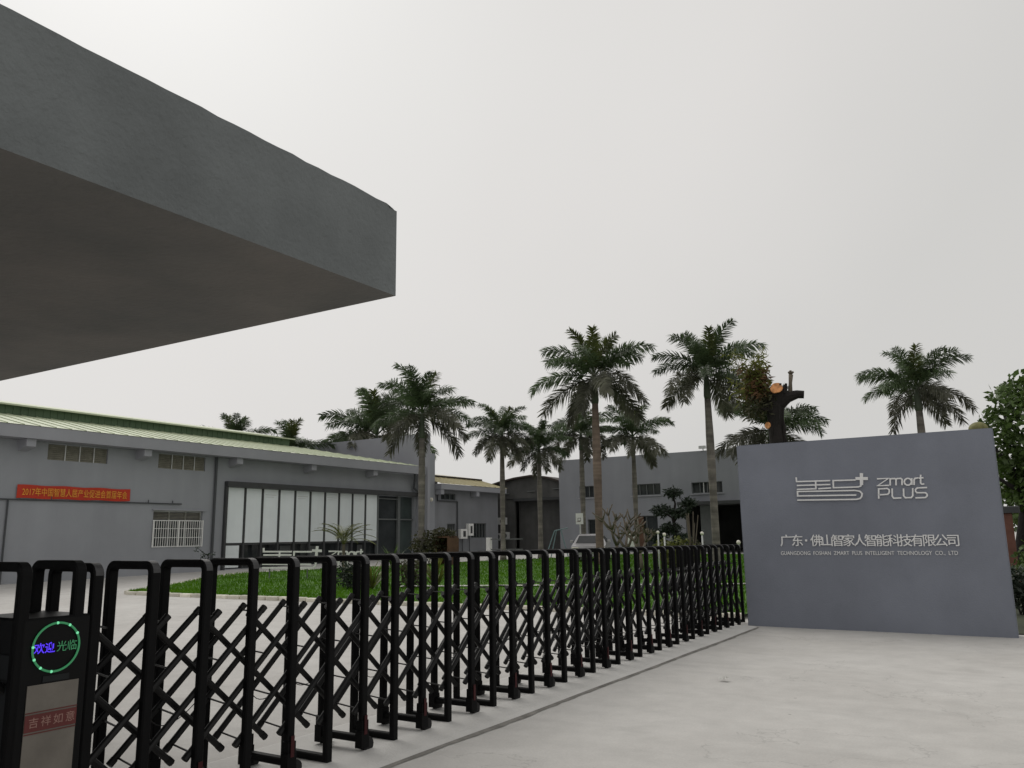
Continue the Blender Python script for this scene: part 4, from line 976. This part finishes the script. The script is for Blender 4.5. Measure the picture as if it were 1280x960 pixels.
pt = empty('clay_planter', (-22.6, 30.6, gh(-22.6, 30.6)), 0, 'rust brown planter box with an open front beside the bronze shrub', 'planter')
mb = MB(); mb.box(-.45, -.37, -.4, .4, .0, 1.3); mb.box(.37, .45, -.4, .4, .0, 1.3); mb.box(-.365, .365, .33, .4, .0, 1.3); mb.box(-.37, .37, -.4, .4, 1.301, 1.38); mb.build('box', M['brown'], pt)
mb = MB(); rd = random.Random(4); leaves(mb, (-.1, 0, 1.5), .6, .5, .28, 420, .18, rd, .1, .35); mb.build('foliage', M['leaf_b'], pt)
# young areca palm in front of the white panels
def fanpalm(name, x, y, h, n, L, label, cat, seed, m, stemn=3, elev=(35, 75)):
    rd = random.Random(seed); e_ = empty(name, (x, y, gh(x, y) + .08), 0, label, cat); mb = MB(); fm = MB()
    for q in range(stemn):
        bx, by = rd.uniform(-.12, .12), rd.uniform(-.12, .12); hh = h * rd.uniform(.85, 1.0)
        mb.tube([(bx * .5, by * .5, -.05), (bx, by, hh)], [.05, .035], 7)
        for k in range(n):
            a = rd.random() * 6.28; el = R(rd.uniform(*elev)); p = Vector((bx, by, hh)); pts = []; nn = 9
            for i in range(nn + 1):
                s = i / nn; an = el - R(75) * s; t = Vector((math.cos(a) * math.cos(an), math.sin(a) * math.cos(an), math.sin(an))); pts.append(p.copy()); p = p + t * L / nn
                if i > 1:
                    for sd in (-1, 1):
                        for rpt in range(3):
                            b_ = pts[-1].lerp(p, rpt / 3); dv = (t + Vector((-math.sin(a), math.cos(a), 0)) * sd * .9 + Vector((0, 0, .2))).normalized(); l_ = L * .30 * math.sin(math.pi * (.15 + .8 * s)); wv = Vector((0, 0, 1)).cross(dv).normalized() * .010
                            fm.add([b_ - wv, b_ + wv, b_ + dv * l_ + Vector((0, 0, -.25 * l_))], [(0, 1, 2)])
            fm.tube(pts, .008, 4)
    mb.build('stem', M['bark_l'], e_); fm.build('fronds', M[m], e_)
fanpalm('areca_palm', -18.9, 20.0, 1.3, 9, 1.15, 'young feathery areca palm in front of the white panels', 'palm', 3, 'leaf_y', 3)
# spiky clumps
def agave(x, y, n, L, label, seed, m='leaf_y', group='spiky plants on the lawn', lift=.08, w=.035, elev=(25, 85)):
    rd = random.Random(seed); e_ = empty('spiky_plant', (x, y, gh(x, y) + lift), 0, label, 'plant', group)
    for k in range(n):
        a = rd.random() * 6.283; el = R(rd.uniform(*elev)); l_ = L * rd.uniform(.7, 1.1); d = Vector((math.cos(a) * math.cos(el), math.sin(a) * math.cos(el), math.sin(el)))
        sdv = Vector((-math.sin(a), math.cos(a), 0)) * w; b = d * l_ * .55; c = d * l_ + Vector((math.cos(a), math.sin(a), -.6)) * l_ * .16
        mb = MB(); mb.add([(-sdv * .6), (sdv * .6), b + sdv, b - sdv, c, b * .5 + Vector((0, 0, -.02))], [(0, 1, 2, 3), (3, 2, 4), (0, 3, 5), (1, 5, 2)]); mb.build('leaf', M[m], e_)
agave(-15.9, 18.0, 30, 1.0, 'left of the two spiky yellow green clumps on the lawn before the white logo', 1)
agave(-14.3, 18.9, 30, 1.15, 'right of the two spiky yellow green clumps on the lawn', 2)
agave(-21.9, 26.0, 26, 1.2, 'green spiky clump in front of the dark glass entrance', 3, m='leaf')
shrub('round_shrub', -16.6, 17.9, .02, .55, .85, 900, .11, 'leaf_d', 'dark rounded shrub with small leaves left of the spiky clumps', 'shrub', seed=21)
shrub('round_shrub', -15.1, 18.7, .02, .5, .95, 800, .11, 'leaf_b', 'olive rounded shrub growing between the two spiky clumps', 'shrub', seed=22)
# sapling at the lawn's left end
sp_ = empty('sapling', (-20.7, 16.1, gh(-20.7, 16.1) + .08), 0, 'thin young tree with sparse dark leaves near the tip of the lawn', 'tree')
rd = random.Random(2); mb = MB(); mb.tube([(0, 0, -.05), (.02, 0, .5), (0, 0, 1.0)], [.03, .025, .012], 6); fm = MB()
for k in range(9):
    a = rd.random() * 6.28; z_ = rd.uniform(.45, 1.0); t = Vector((math.cos(a) * .3, math.sin(a) * .3, z_ + rd.uniform(.05, .25))); mb.tube([(0, 0, z_), t], [.01, .004], 4); leaves(fm, t, .09, .09, .09, 12, .10, rd, 0, .4)
leaves(fm, (0, 0, .4), .12, .12, .35, 40, .10, rd, 0, .4)
mb.build('trunk', M['bark'], sp_); fm.build('foliage', M['leaf_d'], sp_)

# ------------------------------------------------------------------ white logo sculpture on the lawn
ls = empty('logo_sculpture', (-21.4, 21.1, gh(-21.4, 21.1) + .08), R(38), 'white outline logo lettering standing on the lawn before the white panels', 'sculpture')
LX = lambda u, v, d: ((u + 2.25) * 1.72, -d, (v - 2.13) * 1.72 + .30)
logo_parts(ls, LX, M['white'], (0, 0, 0), w=0.030, depth=0.08)
for x in (-1.5, -.2, .8, 1.5):
    mb = MB(); mb.box(x - .02, x + .02, -.05, -.01, -.05, .36); mb.build('post', M['mullion'], ls)

# ------------------------------------------------------------------ small things in the yard
def lawn_lamp(x, y, zt, label):
    g = gh(x, y) + .08; e_ = empty('lawn_lamp', (x, y, g), 0, label, 'lamp', 'small globe lamps on the lawn')
    mb = MB(); mb.tube([(0, 0, -.05), (0, 0, zt - g - .1)], .028, 8); mb.build('pole', M['frame'], e_, True)
    mb = MB(); mb.sphere((0, 0, zt - g - .04), .06, 10, 8); mb.build('globe', M['globe'], e_, True)
lawn_lamp(-9.8, 25.15, 1.66, 'short globe lamp on the lawn just left of the yellow green bush')
lawn_lamp(-8.68, 25.56, 1.68, 'short globe lamp on the lawn in front of the dark loading bay')
lawn_lamp(-11.1, 27.87, 1.74, 'farthest short globe lamp, among the frangipani branches')
lawn_lamp(-6.65, 22.6, 1.42, 'lowest globe lamp, close to the left edge of the sign wall')
hp = empty('basketball_hoop', (-18.65, 36.5, gh(-18.65, 36.5) + .08), 0, 'white basketball backboard on a thin pole before the office wall', 'hoop')
mb = MB(); mb.tube([(0, 0, -.05), (0, .02, 2.15)], .035, 8); mb.build('pole', M['frame'], hp)
mb = MB(); mb.box(-.2, .2, -.05, -.02, 1.76, 2.3); mb.build('backboard', M['white'], hp)
mb = MB(); mb.strip([(-.08, 2.06), (.08, 2.06), (.08, 1.93), (-.08, 1.93), (-.08, 2.06)], .02, .003, lambda u, v, d: (u, -.051 - d, v)); mb.build('target_square', M['dark_trim'], hp)
mb = MB(); pts = [(.09 * math.cos(k * .5236), -.14 + .09 * math.sin(k * .5236), 1.9) for k in range(13)]; mb.tube(pts, .01, 5, False); mb.build('rim', M['redpost'], hp)
bd = empty('notice_board', (-14.4, 33.0, gh(-14.4, 33) + .08), R(28), 'small white notice board on legs right of the reddish palm trunk', 'board')
mb = MB(); mb.box(-.15, .15, -.02, .02, .75, 1.32); mb.build('board', M['white'], bd)
mb = MB(); mb.box(-.14, -.11, .021, .05, -.05, 1.25); mb.box(.11, .14, .021, .05, -.05, 1.25); mb.build('leg', M['mullion'], bd)
ld = empty('teal_ladder_frame', (-22.2, 40.3, gh(-22.2, 40.3)), R(28), 'pale teal metal A shaped frame leaning by the corner of the office block', 'frame')
for a, b in (((-.55, 0, 0), (.0, 0, 1.5)), ((.75, 0, 0), (.35, 0, 1.55)), ((0, 0, 1.5), (.75, .1, 1.65)), ((-.25, .5, 0), (.1, .05, 1.5))):
    mb = MB(); mb.tube([a, b], .03, 7); mb.build('tube', M['teal'], ld)
wpn = empty('white_pillar', (-24.3, 36.8, gh(-24.3, 36.8)), 0, 'low white pillar with a grey rail below the slim workshop palm', 'pillar')
mb = MB(); mb.cbox(-.12, .12, -.12, .12, -.05, 1.2, .01); mb.build('post', M['white'], wpn)
mb = MB(); mb.box(.121, 2.1, -.03, .03, 1.08, 1.14); mb.box(.121, 2.1, -.03, .03, .55, .6); mb.build('rail', M['mullion'], wpn)

# silver car facing the camera end-on
def car(x, y, rz, label, m='carpaint'):
    e_ = empty('parked_car', (x, y, gh(x, y)), rz, label, 'car')
    prof = [(-2.05, .42), (-2.08, .62), (-1.95, .80), (-1.2, .90), (-.62, 1.28), (.0, 1.36), (.75, 1.33), (1.42, .98), (2.0, .92), (2.1, .66), (2.05, .40)]
    mb = MB(); sect = []
    for (yy_, z_) in prof:
        wv = .80 if z_ <= .95 else .80 - .24 * (z_ - .9) / .45; sect.append((yy_, z_, wv))
    n = len(sect); vs = [(-w_, yy_, z_) for yy_, z_, w_ in sect] + [(w_, yy_, z_) for yy_, z_, w_ in sect] + [(-.80, yy_, .3) for yy_, _, _ in sect] + [(.80, yy_, .3) for yy_, _, _ in sect] + [(-.83, yy_, min(z_, .70)) for yy_, z_, _ in sect] + [(.83, yy_, min(z_, .70)) for yy_, z_, _ in sect]
    fs = []
    for i in range(n - 1):
        fs += [(i, i + 1, n + i + 1, n + i), (i, 4 * n + i, 4 * n + i + 1, i + 1), (n + i, n + i + 1, 5 * n + i + 1, 5 * n + i), (4 * n + i, 2 * n + i, 2 * n + i + 1, 4 * n + i + 1), (5 * n + i, 5 * n + i + 1, 3 * n + i + 1, 3 * n + i), (2 * n + i, 3 * n + i, 3 * n + i + 1, 2 * n + i + 1)]
    for i in (0, n - 1): fs.append((i, n + i, 5 * n + i, 3 * n + i, 2 * n + i, 4 * n + i))
    mb.add(vs, fs); b_ = mb.build('body', M[m], e_)
    mb = MB(); mb.add([(-.66, -1.17, .925), (.66, -1.17, .925), (.53, -.66, 1.262), (-.53, -.66, 1.262)], [(0, 1, 2, 3)]); g_ = mb.build('windscreen', M['carglass'], e_, loc=(0, -.012, .012))
    mb = MB(); mb.add([(-.53, .80, 1.31), (.53, .80, 1.31), (.66, 1.38, 1.01), (-.66, 1.38, 1.01)], [(0, 1, 2, 3)]); mb.build('rear_window', M['carglass'], e_, loc=(0, .012, .012))
    for sx in (-1, 1):
        mb = MB(); mb.add([(sx * .803, -1.0, .96), (sx * .803, 1.2, 1.0), (sx * .62, .7, 1.27), (sx * .62, -.55, 1.24)], [(0, 1, 2, 3)]); mb.build('side_window', M['carglass'], e_)
        for yq in (-1.3, 1.3):
            mb = MB(); mb.tube([(sx * .66, yq, .3), (sx * .85, yq, .3)], .30, 16); w_ = mb.build('wheel', M['rubber'], e_)
            mb = MB(); mb.tube([(sx * .80, yq, .3), (sx * .858, yq, .3)], .17, 12); mb.build('rim', M['frame'], w_)
        mb = MB(); mb.cbox(sx * .62 - .16, sx * .62 + .16, -2.10, -1.98, .62, .75, .02); mb.build('headlight', M['globe'], e_)
        mb = MB(); mb.cbox(sx * .64 - .12, sx * .64 + .12, 1.98, 2.115, .7, .86, .02); mb.build('tail_lamp', M['redlamp'], e_)
        mb = MB(); mb.cbox(sx * .9 - .08, sx * .9 + .08, -.72, -.6, .95, 1.07, .02); mb.build('mirror', M[m], e_)
    return e_
car(-18.1, 36.6, R(22), 'silver car parked before the office block left of the reddish palm trunk')
# paper scrap on the forecourt
ps = MB(); rd = random.Random(3)
g5 = [[(-3.03 + i * .019 + rd.uniform(-.012, .012), 9.2 + j * .034 + rd.uniform(-.01, .015), .012 + rd.uniform(0, .045)) for i in range(5)] for j in range(4)]
ps.add([p for r_ in g5 for p in r_], [(j * 5 + i, j * 5 + i + 1, j * 5 + 6 + i, j * 5 + 5 + i) for j in range(3) for i in range(4)])
tag(ps.build('paper_scrap', M['paper']), 'small crumpled white paper scrap lying on the concrete forecourt', 'litter')
bpy.context.view_layer.update()
